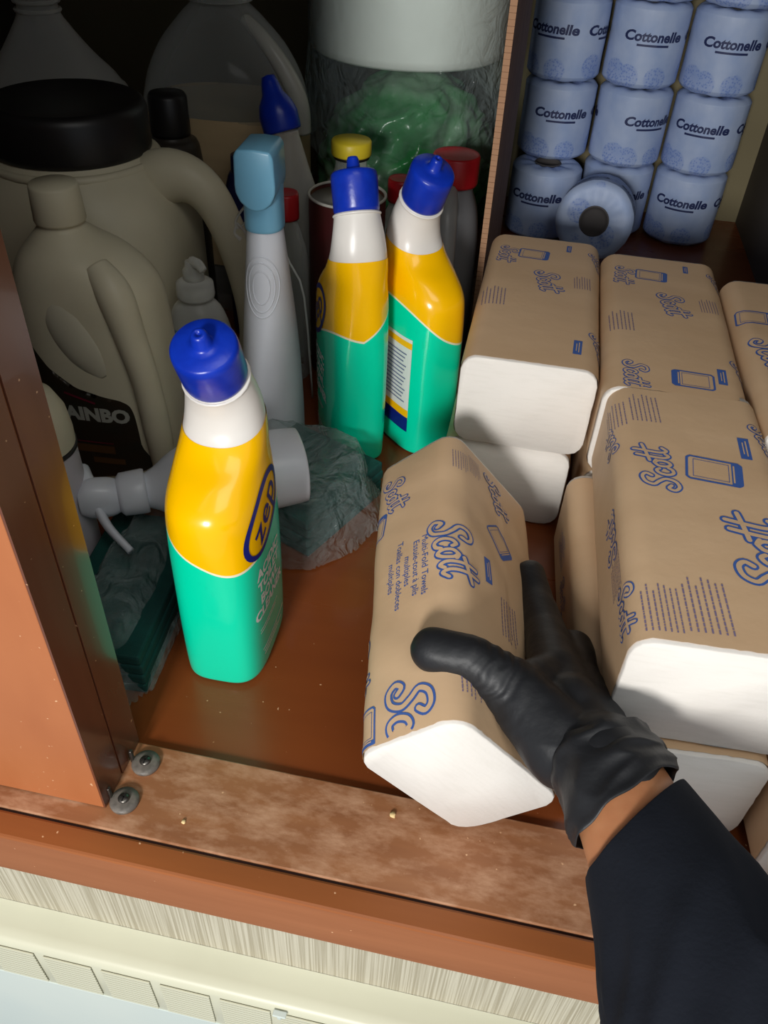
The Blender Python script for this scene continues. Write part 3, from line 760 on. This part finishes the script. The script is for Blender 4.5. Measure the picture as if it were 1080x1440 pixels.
# grey jug with big red cap next to the partition
gj = thing('grey_jug', 'grey jug with wide red cap beside the cardboard partition', 'jug', (-.083, .835, .0006), R(8))
obj('jug_body', loft([(0, 0, 0, .026, .040, 0, 3), (0, 0, .005, .0300, .045, 0, 3), (0, 0, .12, .030, .045, 0, 2.8), (0, 0, .160, .027, .040, 0, 2.6), (0, 0, .182, .020, .024, 0, 2.2), (0, 0, .195, .018, .018, 0, 2)], 44, 5), M_greyd, gj)
obj('cap', lathe([(0, .1885), (.0228, .1885), (.0236, .191), (.0236, .2150), (.0222, .2172), (.0205, .2160), (0, .2155)], 44), M_red, gj)
obj('jug_handle', tube([(-.006, -.020, .186), (-.006, -.046, .172), (-.005, -.060, .140), (-.004, -.064, .10), (-.003, -.060, .05), (-.002, -.045, .03)], [.010, .0105, .010, .0095, .010, .011], 14, n=8), M_grey, gj)

# clear flip-top bottle behind the front cleaner
fp = thing('clear_pump_bottle', 'clear soft bottle with flip top and blue label, just behind the front cleaner cap', 'bottle', (-.287, .640, .0006))
obj('bottle_body', loft([(0, 0, 0, .026, .022, 0, 2.4), (0, 0, .005, .030, .025, 0, 2.4), (0, 0, .08, .031, .026, 0, 2.2), (0, 0, .115, .024, .021, 0, 2), (0, 0, .128, .013, .013, 0, 2), (0, 0, .134, .012, .012, 0, 2)], 40, 5), M_frost, fp)
obj('collar', lathe([(0, .130), (.0165, .130), (.0172, .132), (.0165, .143), (.012, .146), (0, .147)], 32), M_frost, fp)
obj('pump_stem', lathe([(0, .145), (.009, .145), (.0095, .155), (.007, .158), (.0065, .163), (0, .164)], 24), M_frost, fp)
obj('pump_spout', tube([(0, 0, .162), (.008, -.006, .1635), (.014, -.010, .160)], [.005, .0045, .0035], 10), M_frost, fp)
mpf = proj_mapper([c for c in fp.children][0], (0, 0, 0), (1, 0, 0), (0, 0, 1))
place_print('label', [xf2d(rect2d(.022, .032, 0, 0, 8, 10), -.004, .088)], mpf, [mat('label_blue', srgb(60, 130, 170), .4)], fp)

# white bottle with a black line by the door
wb = thing('white_dome_bottle', 'white dome topped bottle with a thin black ring, half hidden by the doors', 'bottle', (-.320, .412, .0006))
obj('bottle_body', loft([(0, 0, 0, .025, .025, 0, 2.2), (0, 0, .005, .0275, .0275, 0, 2.2), (0, 0, .117, .0275, .0275, 0, 2)], 44, 3, cap1=False), mat('lilac_white', srgb(196, 190, 196), .4), wb)
obj('black_ring', lathe([(.0277, .116), (.0286, .1165), (.0286, .1195), (.0277, .120)], 44), M_blackp, wb)
obj('dome_top', lathe([(.0277, .1195), (.0280, .130), (.0262, .146), (.0205, .159), (.0120, .166), (0, .168)], 44), M_cjug, wb)

# thin straw-like stick and the cord loop
tag(obj('white_stick', tube([(-.236, .715, .172), (-.219, .708, .142), (-.203, .700, .112), (-.196, .698, .0015)], .0011, 8, n=3), M_wprint), 'thin white plastic stick leaning between the bottles', 'stick')
M_cord = mat('white_cord', srgb(216, 212, 204), .8, bump=.5, bscale=900)
cd_ = thing('knotted_cord', 'knotted white cord looped around the neck of the light blue topped bottle', 'cord', (-.224, .640, .19))
obj('cord_loop', tube([(.002, 0, .038), (-.010, -.004, .028), (-.018, -.004, .016), (-.016, -.004, .010), (-.006, -.002, .020), (.002, .0, .034)], .0010, 8, n=8), M_cord, cd_)
obj('cord_tail', tube([(-.017, -.004, .014), (-.009, -.006, .006), (-.008, -.006, -.012)], [.0011, .0011, .0016], 8, n=8), M_cord, cd_)
obj('cord_tail', tube([(-.017, -.004, .014), (-.019, -.006, .006), (-.014, -.006, .001)], [.0011, .0011, .0020], 8, n=8), M_cord, cd_)

# lying white trigger bottle on the sponge pack
ly = thing('fallen_trigger_bottle', 'white trigger spray bottle lying on its side on the teal pack', 'spray bottle', (-.150, .494, .0735))
D = Matrix.Rotation(R(90), 4, 'Y')
lm_ = Matrix.Rotation(R(30), 4, 'Z') @ Matrix.Rotation(R(-90), 4, 'Y')
bm = loft([(0, 0, 0, .026, .028, 0, 2.4), (0, 0, .005, .028, .0295, 0, 2.4), (0, 0, .06, .0305, .032, 0, 2.2), (0, 0, .092, .027, .030, 0, 2.1), (0, 0, .112, .016, .018, 0, 2), (0, 0, .122, .012, .012, 0, 2)], 48, 5)
lyb_me = bm
bmesh.ops.transform(bm, matrix=lm_, verts=bm.verts[:])
lyb = obj('bottle_body', bm, M_wcool, ly)
bm = lathe([(0, .119), (.0165, .119), (.0172, .121), (.0165, .137), (.013, .140), (0, .141)], 32)
bmesh.ops.transform(bm, matrix=lm_, verts=bm.verts[:]); obj('collar', bm, M_wcool, ly)
bm = loft([(0, 0, .138, .011, .011, 0, 2.4), (.0, 0, .146, .015, .012, 0, 2.6), (.001, 0, .160, .015, .0115, 0, 2.6), (.0, 0, .168, .010, .009, 0, 2.4)], 32, 4)
bmesh.ops.transform(bm, matrix=lm_, verts=bm.verts[:]); obj('trigger_head', bm, M_wcool, ly)
bm = tube([(-.004, -.006, .156), (-.012, -.022, .150), (-.022, -.040, .138)], [.007, .006, .005], 12, flat=.55)
bmesh.ops.transform(bm, matrix=lm_, verts=bm.verts[:]); obj('trigger', bm, M_wcool, ly)
bm = tube([(.006, .004, .160), (.010, .014, .162), (.010, .026, .162)], [.008, .007, .005], 12)
bmesh.ops.transform(bm, matrix=lm_, verts=bm.verts[:]); obj('spray_nozzle', bm, M_wcool, ly)
e1 = (lm_ @ Vector((0, 0, 1, 0))).xyz
mpl = proj_mapper(lyb, e1 * .072, e1, (e1.cross(Vector((0, -.55, .83)))) * -1)
place_print('label', [xf2d(rect2d(.036, .030, 0, 0, 10, 8), 0, 0), xf2d(rect2d(.034, .010, 1, .0003, 10, 4), -.001, .004)], mpl, [mat('label_pale_teal', srgb(120, 160, 166), .4), mat('label_deep_navy', srgb(24, 32, 70), .4)], ly)

# ---------------------------------------------------------------- teal sponge packs in a clear bag
M_teal = mat('teal_sponge', srgb(5, 72, 66), 0.8, srgb(4, 58, 54), (40, 40, 40), bump=.5, bscale=400)
def pad_pack(loc, rz, sx_, sy_, n, hh, label):
    t = thing('scouring_pad_stack', label, 'scouring pads', loc, rz, 'teal scouring pads in the clear bag')
    me = None
    for k in range(n):
        if me is None:
            o = obj('pad', box(-sx_ / 2, sx_ / 2, -sy_ / 2, sy_ / 2, 0, hh - .0006, bev=.0018), M_teal, t, smooth=False); me = o.data
        else:
            o = bpy.data.objects.new('pad', me); COL.objects.link(o); o.parent = t
        o.location = (random.uniform(-.001, .001), random.uniform(-.001, .001), k * hh)
    return t
pad_pack((-.248, .376, .0015), R(4), .070, .140, 4, .0095, 'stack of dark teal pads at the left end of the clear bag beside the door')
pad_pack((-.160, .532, .0015), R(-24), .100, .104, 4, .0095, 'dark teal pads at the right end of the clear bag behind the front bottle')

M_bag = bpy.data.materials.new('clear_film'); M_bag.use_nodes = True
N_, L_, b_ = nodes(M_bag); out = N_['Material Output']
tr = N_.new('ShaderNodeBsdfTransparent'); tr.inputs[0].default_value = (.93, .96, .95, 1)
b_.inputs['Base Color'].default_value = (.42, .50, .50, 1); b_.inputs['Roughness'].default_value = .07
lw = N_.new('ShaderNodeLayerWeight'); lw.inputs[0].default_value = .45
rr = N_.new('ShaderNodeMapRange'); rr.inputs[3].default_value = .08; rr.inputs[4].default_value = .60
L_.new(lw.outputs['Facing'], rr.inputs[0])
tcb = N_.new('ShaderNodeTexCoord'); nb_ = N_.new('ShaderNodeTexNoise'); nb_.inputs['Scale'].default_value = 38; nb_.inputs['Detail'].default_value = 4; nb_.inputs['Distortion'].default_value = 1.5
L_.new(tcb.outputs['Object'], nb_.inputs['Vector'])
bpb = N_.new('ShaderNodeBump'); bpb.inputs['Strength'].default_value = 1.0; bpb.inputs['Distance'].default_value = .012
L_.new(nb_.outputs[0], bpb.inputs['Height']); L_.new(bpb.outputs[0], b_.inputs['Normal'])
mx = N_.new('ShaderNodeMixShader'); L_.new(rr.outputs[0], mx.inputs[0]); L_.new(tr.outputs[0], mx.inputs[1]); L_.new(b_.outputs[0], mx.inputs[2]); L_.new(mx.outputs[0], out.inputs[0])

def film(outline, height_fn, zmin, n=70, seed=0, amp=.006):
    """crumpled film over an outline (polygon in xy): grid clipped to the outline"""
    xs = [p[0] for p in outline]; ys = [p[1] for p in outline]
    x0, x1, y0, y1 = min(xs), max(xs), min(ys), max(ys)
    def dist_in(x, y):
        ins = False; dm = 1e9
        for i in range(len(outline)):
            ax, ay = outline[i]; bx, by = outline[(i + 1) % len(outline)]
            if (ay > y) != (by > y) and x < (bx - ax) * (y - ay) / (by - ay) + ax: ins = not ins
            dx, dy = bx - ax, by - ay; tt = max(0, min(1, ((x - ax) * dx + (y - ay) * dy) / (dx * dx + dy * dy)))
            dm = min(dm, math.hypot(x - ax - tt * dx, y - ay - tt * dy))
        return dm if ins else -dm
    def snap(x, y):
        best = None
        for i in range(len(outline)):
            ax, ay = outline[i]; bx, by = outline[(i + 1) % len(outline)]
            dx, dy = bx - ax, by - ay; tt = max(0, min(1, ((x - ax) * dx + (y - ay) * dy) / (dx * dx + dy * dy)))
            px, py = ax + tt * dx, ay + tt * dy; q_ = math.hypot(x - px, y - py)
            if best is None or q_ < best[0]: best = (q_, px, py)
        return best[1], best[2]
    V = {}; bm = bmesh.new(); st = max(x1 - x0, y1 - y0) / n
    nx, ny = int((x1 - x0) / st) + 1, int((y1 - y0) / st) + 1
    for i in range(nx + 1):
        for j in range(ny + 1):
            x, y = x0 + i * st, y0 + j * st
            jx = noise.noise(Vector((x * 40, y * 40, seed))) * .004
            d = dist_in(x + jx, y - jx)
            if d < -st * .95: continue
            if d < 0: x, y = snap(x, y); d = 0
            ridge = 0
            for o_, sc in ((0, 28), (3, 55), (7, 110)):
                ridge += (1 - abs(noise.noise(Vector((x * sc + o_, y * sc * .8 - o_, seed + o_)))) * 2.2) * 28 / sc
            z = zmin + height_fn(x, y) * min(1, max(0, d) / .022) + amp * .5 * ridge * min(1, .25 + max(0, d) / .02)
            V[i, j] = bm.verts.new((x, y, max(zmin, z)))
    for i in range(nx):
        for j in range(ny):
            k = [(i, j), (i + 1, j), (i + 1, j + 1), (i, j + 1)]
            if all(q_ in V for q_ in k): bm.faces.new([V[q_] for q_ in k])
    bmesh.ops.recalc_face_normals(bm, faces=bm.faces[:])
    return bm
outl = [(-.286, .300), (-.270, .282), (-.224, .280), (-.206, .312), (-.209, .375), (-.215, .415), (-.190, .442), (-.158, .444), (-.128, .452), (-.100, .482), (-.086, .520), (-.088, .545), (-.104, .590), (-.150, .603), (-.225, .600), (-.262, .500), (-.286, .475)]
bag = obj('clear_bag', film(outl, lambda x, y: .047, .0008, 120, 2, .0085), M_bag)
tag(bag, 'crumpled clear plastic bag around the teal pads, on the wood behind the front bottle', 'plastic bag')

# ---------------------------------------------------------------- big wrapped roll and green bag at the back
rl = thing('large_white_roll', 'very large white roll standing at the back, wrapped in clear film', 'paper roll', (-.172, 1.045, .262))
obj('paper_roll', lathe([(0, 0), (.107, 0), (.111, .003), (.112, .01), (.112, .30), (0, .30)], 72), mat('soft_white_paper', srgb(238, 242, 236), .5, srgb(232, 236, 230)), rl)
def wrapfn(p, a2):
    rr_ = noise.noise(Vector((a2 * 4, p.z * 14, 2))) * .008 + (1 - abs(noise.noise(Vector((a2 * 7, p.z * 30, 5)))) * 2) * .003
    k = max(0, min(1, (.02 - p.z) / .09))
    return Vector((p.x * (1 + rr_ * 6 * k), p.y * (1 + rr_ * 6 * k), p.z + rr_ * k * 1.5))
obj('film_wrap', loft([(0, 0, -.105, .118, .112, 0, 2), (0, 0, -.07, .121, .115, 0, 2), (0, 0, -.04, .119, .117, 0, 2), (0, 0, -.006, .116, .116, 0, 2), (0, 0, .03, .1145, .1145, 0, 2), (0, 0, .28, .1145, .1145, 0, 2)], 110, 9, cap0=False, cap1=False, fn=wrapfn), M_bag, rl)
gb = bmesh.new(); bmesh.ops.create_icosphere(gb, subdivisions=6, radius=1)
for v in gb.verts:
    p = v.co.copy()
    f_ = 1 + noise.noise(p * 1.6) * .10 + (1 - abs(noise.noise(p * 3.1 + Vector((4, 1, 2)))) * 2.4) * .10 + (1 - abs(noise.noise(p * 6.5)) * 2.4) * .04
    v.co = Vector((p.x * .100 * f_, p.y * .105 * f_, .005 + (p.z * .5 + .5) * .243 * (0.93 + .07 * f_)))
M_green = mat('green_film', srgb(52, 128, 72), 0.22, srgb(132, 166, 138), (9, 9, 14), lo=.45, hi=.62, bump=.6, bscale=30, bdist=.006)
gbo = obj('green_bag', gb, M_green); gbo.location = (-.160, 1.03, 0)
tag(gbo, 'crumpled green plastic bundle at the back beneath the large white roll', 'plastic bag')

# ---------------------------------------------------------------- cardboard partition
pt = thing('cardboard_partition', 'tall brown cardboard sheet on edge dividing bottles from toilet rolls', 'cardboard', (-.044, .80, .0006))
obj('cardboard_sheet', box(-.0028, .0028, .0006, .352, 0, .60), mat('cardboard', srgb(150, 112, 84), .8, srgb(136, 100, 74), (30, 30, 30)), pt, smooth=False)
bm = bmesh.new()
for k in range(120): add_box(bm, -.0031, .0031, -.0003 + .0006 * random.random(), .0012, k * .005, k * .005 + .0046)
o = obj('cut_edge', bm, mat('cardboard_edge', srgb(170, 130, 100), .85), pt, smooth=False)

# ---------------------------------------------------------------- toilet rolls
M_wrap = mat('roll_wrapper', srgb(176, 192, 222), 0.5, srgb(158, 178, 216), (30, 30, 30), bump=.35, bscale=55, bdist=.002)
N_, L_, b_ = nodes(M_wrap)
vo = N_.new('ShaderNodeTexVoronoi'); vo.inputs['Scale'].default_value = 24
L_.new(N_['Texture Coordinate'].outputs['Object'], vo.inputs['Vector'])
cr = N_.new('ShaderNodeValToRGB'); cr.color_ramp.elements[0].position = .36; cr.color_ramp.elements[1].position = .40
cr.color_ramp.elements[0].color = (1, 1, 1, 1); cr.color_ramp.elements[1].color = (0, 0, 0, 1)
L_.new(vo.outputs['Distance'], cr.inputs[0])
v2 = N_.new('ShaderNodeTexVoronoi'); v2.inputs['Scale'].default_value = 330
L_.new(N_['Texture Coordinate'].outputs['Object'], v2.inputs['Vector'])
c2 = N_.new('ShaderNodeValToRGB'); c2.color_ramp.elements[0].position = .3; c2.color_ramp.elements[1].position = .5
c2.color_ramp.elements[0].color = (1, 1, 1, 1); c2.color_ramp.elements[1].color = (.35, .35, .35, 1)
L_.new(v2.outputs['Distance'], c2.inputs[0])
mm = N_.new('ShaderNodeMath'); mm.operation = 'MULTIPLY'; L_.new(cr.outputs[0], mm.inputs[0]); L_.new(c2.outputs[0], mm.inputs[1])
m2 = N_.new('ShaderNodeMath'); m2.operation = 'MULTIPLY'; L_.new(mm.outputs[0], m2.inputs[0]); m2.inputs[1].default_value = .75
mx = N_.new('ShaderNodeMix'); mx.data_type = 'RGBA'; L_.new(m2.outputs[0], mx.inputs[0]); L_.new(N_['Color Ramp'].outputs[0], mx.inputs[6]); mx.inputs[7].default_value = srgb(98, 128, 200)
L_.new(mx.outputs[2], b_.inputs['Base Color'])
M_rtext = mat('roll_lettering', srgb(38, 48, 92), .5)
M_hole_shade = mat('core_hole_shade', srgb(88, 84, 84), .9)
RT = join2d(text2d('Cottonelle', .0160, .12, bold=.0006, mx=.003), xf2d(rect2d(.040, .0026, 0, 0, 16, 1), .001, -.0095))
def make_roll(seed):
    t = thing('toilet_roll', 'x', 'toilet roll')
    rr_, h = .0495, .0985
    def fn(p, a2):
        k = 1 + noise.noise(Vector((math.cos(a2) * 2, math.sin(a2) * 2, p.z * 22 + seed))) * .016 + noise.noise(Vector((math.cos(a2) * 7, math.sin(a2) * 7, p.z * 8 + seed))) * .012
        rad = math.hypot(p.x, p.y)
        pl = math.sin(a2 * 9 + seed) * .0012 * max(0, 1 - abs(rad - .03) / .02)
        return Vector((p.x * k, p.y * k, p.z + pl))
    rg_ = [(0, 0, .004, .012, .012, 0, 2), (0, 0, .002, .020, .020, 0, 2), (0, 0, .0005, .034, .034, 0, 2), (0, 0, .001, .043, .043, 0, 2), (0, 0, .006, .0488, .0488, 0, 2), (0, 0, .012, rr_, rr_, 0, 2), (0, 0, .05, rr_, rr_, 0, 2), (0, 0, h - .012, rr_, rr_, 0, 2),
           (0, 0, h - .006, .0488, .0488, 0, 2), (0, 0, h - .001, .043, .043, 0, 2), (0, 0, h - .0004, .034, .034, 0, 2), (0, 0, h - .002, .020, .020, 0, 2), (0, 0, h - .007, .013, .013, 0, 2), (0, 0, h - .012, .008, .008, 0, 2)]
    b = obj('wrapper', loft(rg_, 56, 3, fn=fn), M_wrap, t)
    obj('core', lathe([(0, h - .0070), (.0120, h - .0068), (.0150, h - .0040), (.0172, h - .0012), (.0176, h - .0002), (.0190, h - .0016)], 32), M_hole_shade, t)  # shallow dish, the dark of the core hole put into its colour
    for ang in (0, 105, 215):
        d = Vector((math.sin(R(ang)), -math.cos(R(ang)), 0)); r_ = Vector((0, 0, 1)).cross(-d) * -1
        r_ = Vector((math.cos(R(ang)), math.sin(R(ang)), 0))
        place_print('lettering', [RT], proj_mapper(b, (0, 0, .062), r_, (0, 0, 1), off=.0007), [M_rtext], t)
    return t
protos = [make_roll(1), make_roll(2)]
used_p = [False, False]
def put_roll(p, mw, label):
    r0 = protos[p]
    if used_p[p]:
        t = r0.copy(); COL.objects.link(t)
        for ch in r0.children:
            c_ = ch.copy(); COL.objects.link(c_); c_.parent = t
    else:
        t = r0; used_p[p] = True
    t.matrix_world = mw; t['label'] = label; t['group'] = 'wrapped toilet rolls'
    return t
hR = .1003
colx = [(.009, 1.278), (.112, 1.278), (.215, 1.275)]
nm = ['left', 'middle', 'right']
rowname = ['bottom', 'second', 'third', 'top']
rots = [[-8, 12, -25, 10], [15, 35, 10, -2], [-10, -12, 4, 20]]
for ci, (x, y) in enumerate(colx):
    for ri in range(4):
        yy_ = y - [0, .002, 0, .003][ri] - (.045 if (ci == 0 and ri == 0) else 0)
        mw = Matrix.Translation((x + [0, .001, -.001, .001][ri], yy_, .0012 + ri * hR)) @ Matrix.Rotation(R(rots[ci][ri] - 5), 4, 'Z')
        put_roll((ci + ri) % 2, mw, 'wrapped toilet roll, %s one of the %s column against the back wall' % (rowname[ri], nm[ci]))
mwS = Matrix.Translation((.088, 1.168, .060)) @ Matrix.Rotation(R(-6), 4, 'Z') @ Matrix.Rotation(R(78), 4, 'X')
put_roll(1, mwS, 'wrapped toilet roll lying on its side with its core hole toward us')

# ---------------------------------------------------------------- crumbs on the sill
for (x, y, r_, lab) in ((-.0255, .2555, .0020, 'pale crumb on the sill just in front of the gripped pack'), (-.148, .2235, .0013, 'tiny pale crumb on the sill near the front door guide')):
    bm = bmesh.new(); bmesh.ops.create_icosphere(bm, subdivisions=2, radius=r_)
    for v in bm.verts: v.co *= 1 + noise.noise(v.co * 900) * .5; v.co.z *= .5
    o = obj('crumb', bm, mat('crumb_tan', srgb(236, 206, 150), .8)); o.location = (x, y, .0036 + r_ * .45)
    tag(o, lab, 'crumb')

# ---------------------------------------------------------------- person: forearm with glove and sleeve
M_skin = mat('skin', srgb(186, 128, 88), 0.5, srgb(176, 116, 78), (60, 60, 60), sss=.1, bump=.1, bscale=300)
M_glove = mat('black_nitrile', srgb(32, 33, 36), 0.5, srgb(28, 29, 32), (30, 30, 30), bump=.35, bscale=110, bdist=.0015, spec=.45)
M_slv = mat('black_cloth', srgb(25, 29, 38), 0.9, srgb(20, 24, 33), (20, 20, 20), bump=.2, bscale=420, spec=.25)

def capsule(bm, p0, p1, r0, r1, n=14, flat=1.0, up=None):
    p0, p1 = Vector(p0), Vector(p1)
    d = p1 - p0; L = d.length; d.normalize()
    u = Vector(up) if up else (Vector((0, 0, 1)) if abs(d.z) < .9 else Vector((0, 1, 0)))
    x = d.cross(u).normalized(); y = x.cross(d).normalized()
    rows_ = []
    for k in range(n + 1):        # hemisphere start, body, hemisphere end
        pass
    prof = []
    for k in range(6): a2 = PI / 2 * k / 5; prof.append((-r0 * math.cos(a2), r0 * math.sin(a2)))
    for k in range(6): a2 = PI / 2 * k / 5; prof.append((L + r1 * math.sin(a2), r1 * math.cos(a2)))
    prev = None
    for h, r_ in prof:
        r_ = max(r_, 1e-5)
        row = [bm.verts.new(p0 + d * h + (x * math.cos(2 * PI * j / 20) + y * math.sin(2 * PI * j / 20) * flat) * r_) for j in range(20)]
        if prev:
            for j in range(20): bm.faces.new((prev[j], prev[(j + 1) % 20], row[(j + 1) % 20], row[j]))
        else: bm.faces.new(row[::-1])
        prev = row
    bm.faces.new(prev)

J = dict(tt=(-0.016, 0.2901, 0.1231), ti=(0.0054, 0.2884, 0.1237), tm=(0.0309, 0.2819, 0.112), cmc=(0.0591, 0.2576, 0.104), wr=(0.085, 0.2389, 0.1111),
         itip=(0.0374, 0.4116, 0.0752), idip=(0.0424, 0.3917, 0.0735), ipip=(0.0495, 0.3589, 0.078), imcp=(0.0558, 0.3119, 0.0943),
         mmcp=(0.0695, 0.313, 0.087), mpip=(0.0702, 0.356, 0.0707), mtip=(0.0640, 0.3850, 0.0400),
         rmcp=(0.0777, 0.31, 0.0797), rpip=(0.0800, 0.3500, 0.0558), rtip=(0.066, 0.366, 0.0277),
         pmcp=(0.0835, 0.304, 0.0740), ppip=(0.0860, 0.3350, 0.0510), ptip=(0.070, 0.348, 0.0220))
def norm_up(): return Vector((.35, -.45, .82)).normalized()
gl = bmesh.new()
def chain(names, rads, flat=1.0):
    for a2, b2, r1_, r2_ in zip(names, names[1:], rads, rads[1:]): capsule(gl, J[a2], J[b2], r1_, r2_, flat=flat)
chain(['tt', 'ti', 'tm', 'cmc'], [.0128, .0132, .0175, .0215])
chain(['itip', 'idip', 'ipip', 'imcp'], [.0108, .0122, .0140, .0158])
chain(['mtip', 'mpip', 'mmcp'], [.0095, .0120, .0145])
chain(['rtip', 'rpip', 'rmcp'], [.0088, .0112, .0138])
chain(['ptip', 'ppip', 'pmcp'], [.0078, .0098, .0125])
W = Vector(J['wr'])
for nme, r_ in (('imcp', .0155), ('mmcp', .0155), ('rmcp', .0150), ('pmcp', .0138)):
    capsule(gl, J[nme], W + (Vector(J[nme]) - W) * .12, r_, .0190)
capsule(gl, J['tm'], J['imcp'], .0140, .0145)
bc = (Vector(J['imcp']) + Vector(J['rmcp']) + Vector(J['cmc']) + Vector(J['wr'])) / 4
capsule(gl, bc + Vector((-.006, .004, .002)), bc + Vector((.006, -.012, .000)), .0215, .0220)
capsule(gl, Vector(J['imcp']) * .5 + Vector(J['ipip']) * .5, J['imcp'], .0145, .0165)
capsule(gl, Vector(J['ipip']) + Vector((.006, -.006, -.004)), Vector(J['mmcp']) + Vector((-.004, 0, .002)), .0110, .0150)
capsule(gl, Vector(J['tm']) * .5 + Vector(J['cmc']) * .5, J['mmcp'], .0130, .0120)
capsule(gl, J['cmc'], W, .0185, .0230)
FA = (Vector((.1225, .1490, .1090)) - W).normalized()          # forearm direction, towards the elbow
capsule(gl, W - FA * .012, W - FA * .004, .0240, .0245)
person = obj('person', bmesh.new(), M_skin)
tag(person, "person's forearm and hand in black glove and dark sleeve, gripping the towel pack", 'person')
glo = obj('glove', gl, M_glove, person)
md = glo.modifiers.new('r', 'REMESH'); md.mode = 'VOXEL'; md.voxel_size = .0011; md.use_smooth_shade = True
md = glo.modifiers.new('s', 'SMOOTH'); md.factor = .65; md.iterations = 34
# bake the remesh so the wrinkles can be shaped in it
dg = bpy.context.evaluated_depsgraph_get()
me2 = bpy.data.meshes.new_from_object(glo.evaluated_get(dg)); glo.modifiers.clear(); old = glo.data; glo.data = me2; bpy.data.meshes.remove(old)
me2.materials.clear(); me2.materials.append(M_glove)
thm, ti_, tt_ = Vector(J['cmc']), Vector(J['ti']), Vector(J['tt'])
axis_t = (Vector(J['tm']) - ti_).normalized()
normals = [v.normal.copy() for v in me2.vertices]
for v, nn in zip(me2.vertices, normals):
    p = v.co
    # creases across the thumb and thenar
    s_ = (p - ti_).dot(axis_t)
    dd = ((p - ti_) - axis_t * s_).length
    k = math.exp(-((s_ - .018) / .018) ** 2) * max(0, 1 - dd / .03)
    wv_ = math.sin(s_ * 900 + noise.noise(p * 90) * 3.2)
    v.co += nn * (.00075 * k * wv_)
    # general rumple towards the wrist
    s2 = (p - W).dot(FA)
    k2 = max(0, min(1, (s2 + .045) / .05))
    v.co += nn * (k2 * .0011 * (1 - abs(noise.noise(Vector((s2 * 60, p.x * 34, p.z * 34)))) * 3) + .0007 * noise.noise(p * 70))
for p_ in me2.polygons: p_.use_smooth = True

# frame along the forearm
ux = FA.cross(Vector((0, 0, 1))).normalized(); uy = ux.cross(FA).normalized()
def arm_loft(rings, seg=56, n=5, fn=None, c0=True, c1=True):
    """rings: (s, ox, oy, rx, ry) along the forearm; s measured from the wrist"""
    rg_ = cr_interp(rings, n); bm = bmesh.new(); prev = None; first = None
    for (s_, ox, oy, rx_, ry_) in rg_:
        row = []
        for k in range(seg):
            a2 = 2 * PI * k / seg
            g = fn(s_, a2) if fn else 0
            sk = 0
            c_, si_ = math.cos(a2), math.sin(a2)
            sh_ = (fn.shift(s_, a2) if fn and hasattr(fn, 'shift') else 0)
            row.append(bm.verts.new(W + FA * (s_ + sh_) + ux * (ox + c_ * (rx_ + g)) + uy * (oy + si_ * (ry_ + g))))
        if prev:
            for k in range(seg): bm.faces.new((prev[k], prev[(k + 1) % seg], row[(k + 1) % seg], row[k]))
        elif c0: bm.faces.new(row[::-1])
        prev = row
    if c1: bm.faces.new(prev)
    bmesh.ops.recalc_face_normals(bm, faces=bm.faces[:])
    return bm
bm = arm_loft([(-.014, 0, 0, .022, .017), (.005, 0, 0, .0258, .0195), (.030, 0, 0, .0280, .0212), (.08, 0, 0, .033, .028), (.14, 0, 0, .038, .034), (.20, 0, 0, .040, .038)])
old = person.data; me = bpy.data.meshes.new('person'); bm.to_mesh(me); bm.free(); me.materials.append(M_skin)
for p_ in me.polygons: p_.use_smooth = True
person.data = me; bpy.data.meshes.remove(old)
# rolled, rumpled glove cuff
class CuffFn:
    def __call__(s, s_, a2): return .0014 * (1 - abs(noise.noise(Vector((s_ * 90, math.cos(a2) * 1.6, math.sin(a2) * 1.6)))) * 2.6) + .0006 * math.sin(s_ * 380 + a2 * 2)
    def shift(s, s_, a2): return .011 * math.cos(a2) * max(0, min(1, (s_ + .01) / .02)) + .003 * noise.noise(Vector((math.cos(a2) * 1.5, math.sin(a2) * 1.5, 3))) * max(0, min(1, s_ / .01))
bm = arm_loft([(-.022, 0, 0, .0262, .0215), (-.010, 0, 0, .0290, .0240), (-.002, 0, 0, .0302, .0250), (.006, 0, 0, .0312, .0256), (.0125, 0, 0, .0314, .0258), (.0145, 0, 0, .0308, .0252), (.0139, 0, 0, .0300, .0242), (.006, 0, 0, .0290, .0234)], 80, 8, CuffFn(), c0=False, c1=False)
obj('glove_cuff', bm, M_glove, person)
class SlvFn:
    def shift(s, s_, a2): return .016 * math.cos(a2) * max(0, min(1, (.16 - s_) / .1))
    def __call__(s, s_, a2):
        k = max(0, min(1, (s_ - .05) / .05))
        return .0042 * k * (1 - abs(noise.noise(Vector((s_ * 26 + a2 * .8, math.cos(a2) * 1.3, math.sin(a2) * 1.3)))) * 2.6) + .0006 * noise.noise(Vector((s_ * 60, math.cos(a2) * 3, math.sin(a2) * 3)))
bm = arm_loft([(.0270, 0, 0, .0300, .0225), (.0250, 0, 0, .0312, .024), (.0260, 0, 0, .0322, .025), (.040, 0, 0, .0355, .029), (.07, 0, 0, .0420, .037), (.11, 0, 0, .048, .044), (.16, 0, 0, .049, .046), (.22, 0, .004, .056, .054), (.30, 0, .012, .060, .058), (.42, 0, .04, .064, .062)], 90, 8, SlvFn(), c0=False, c1=True)
obj('sleeve', bm, M_slv, person)
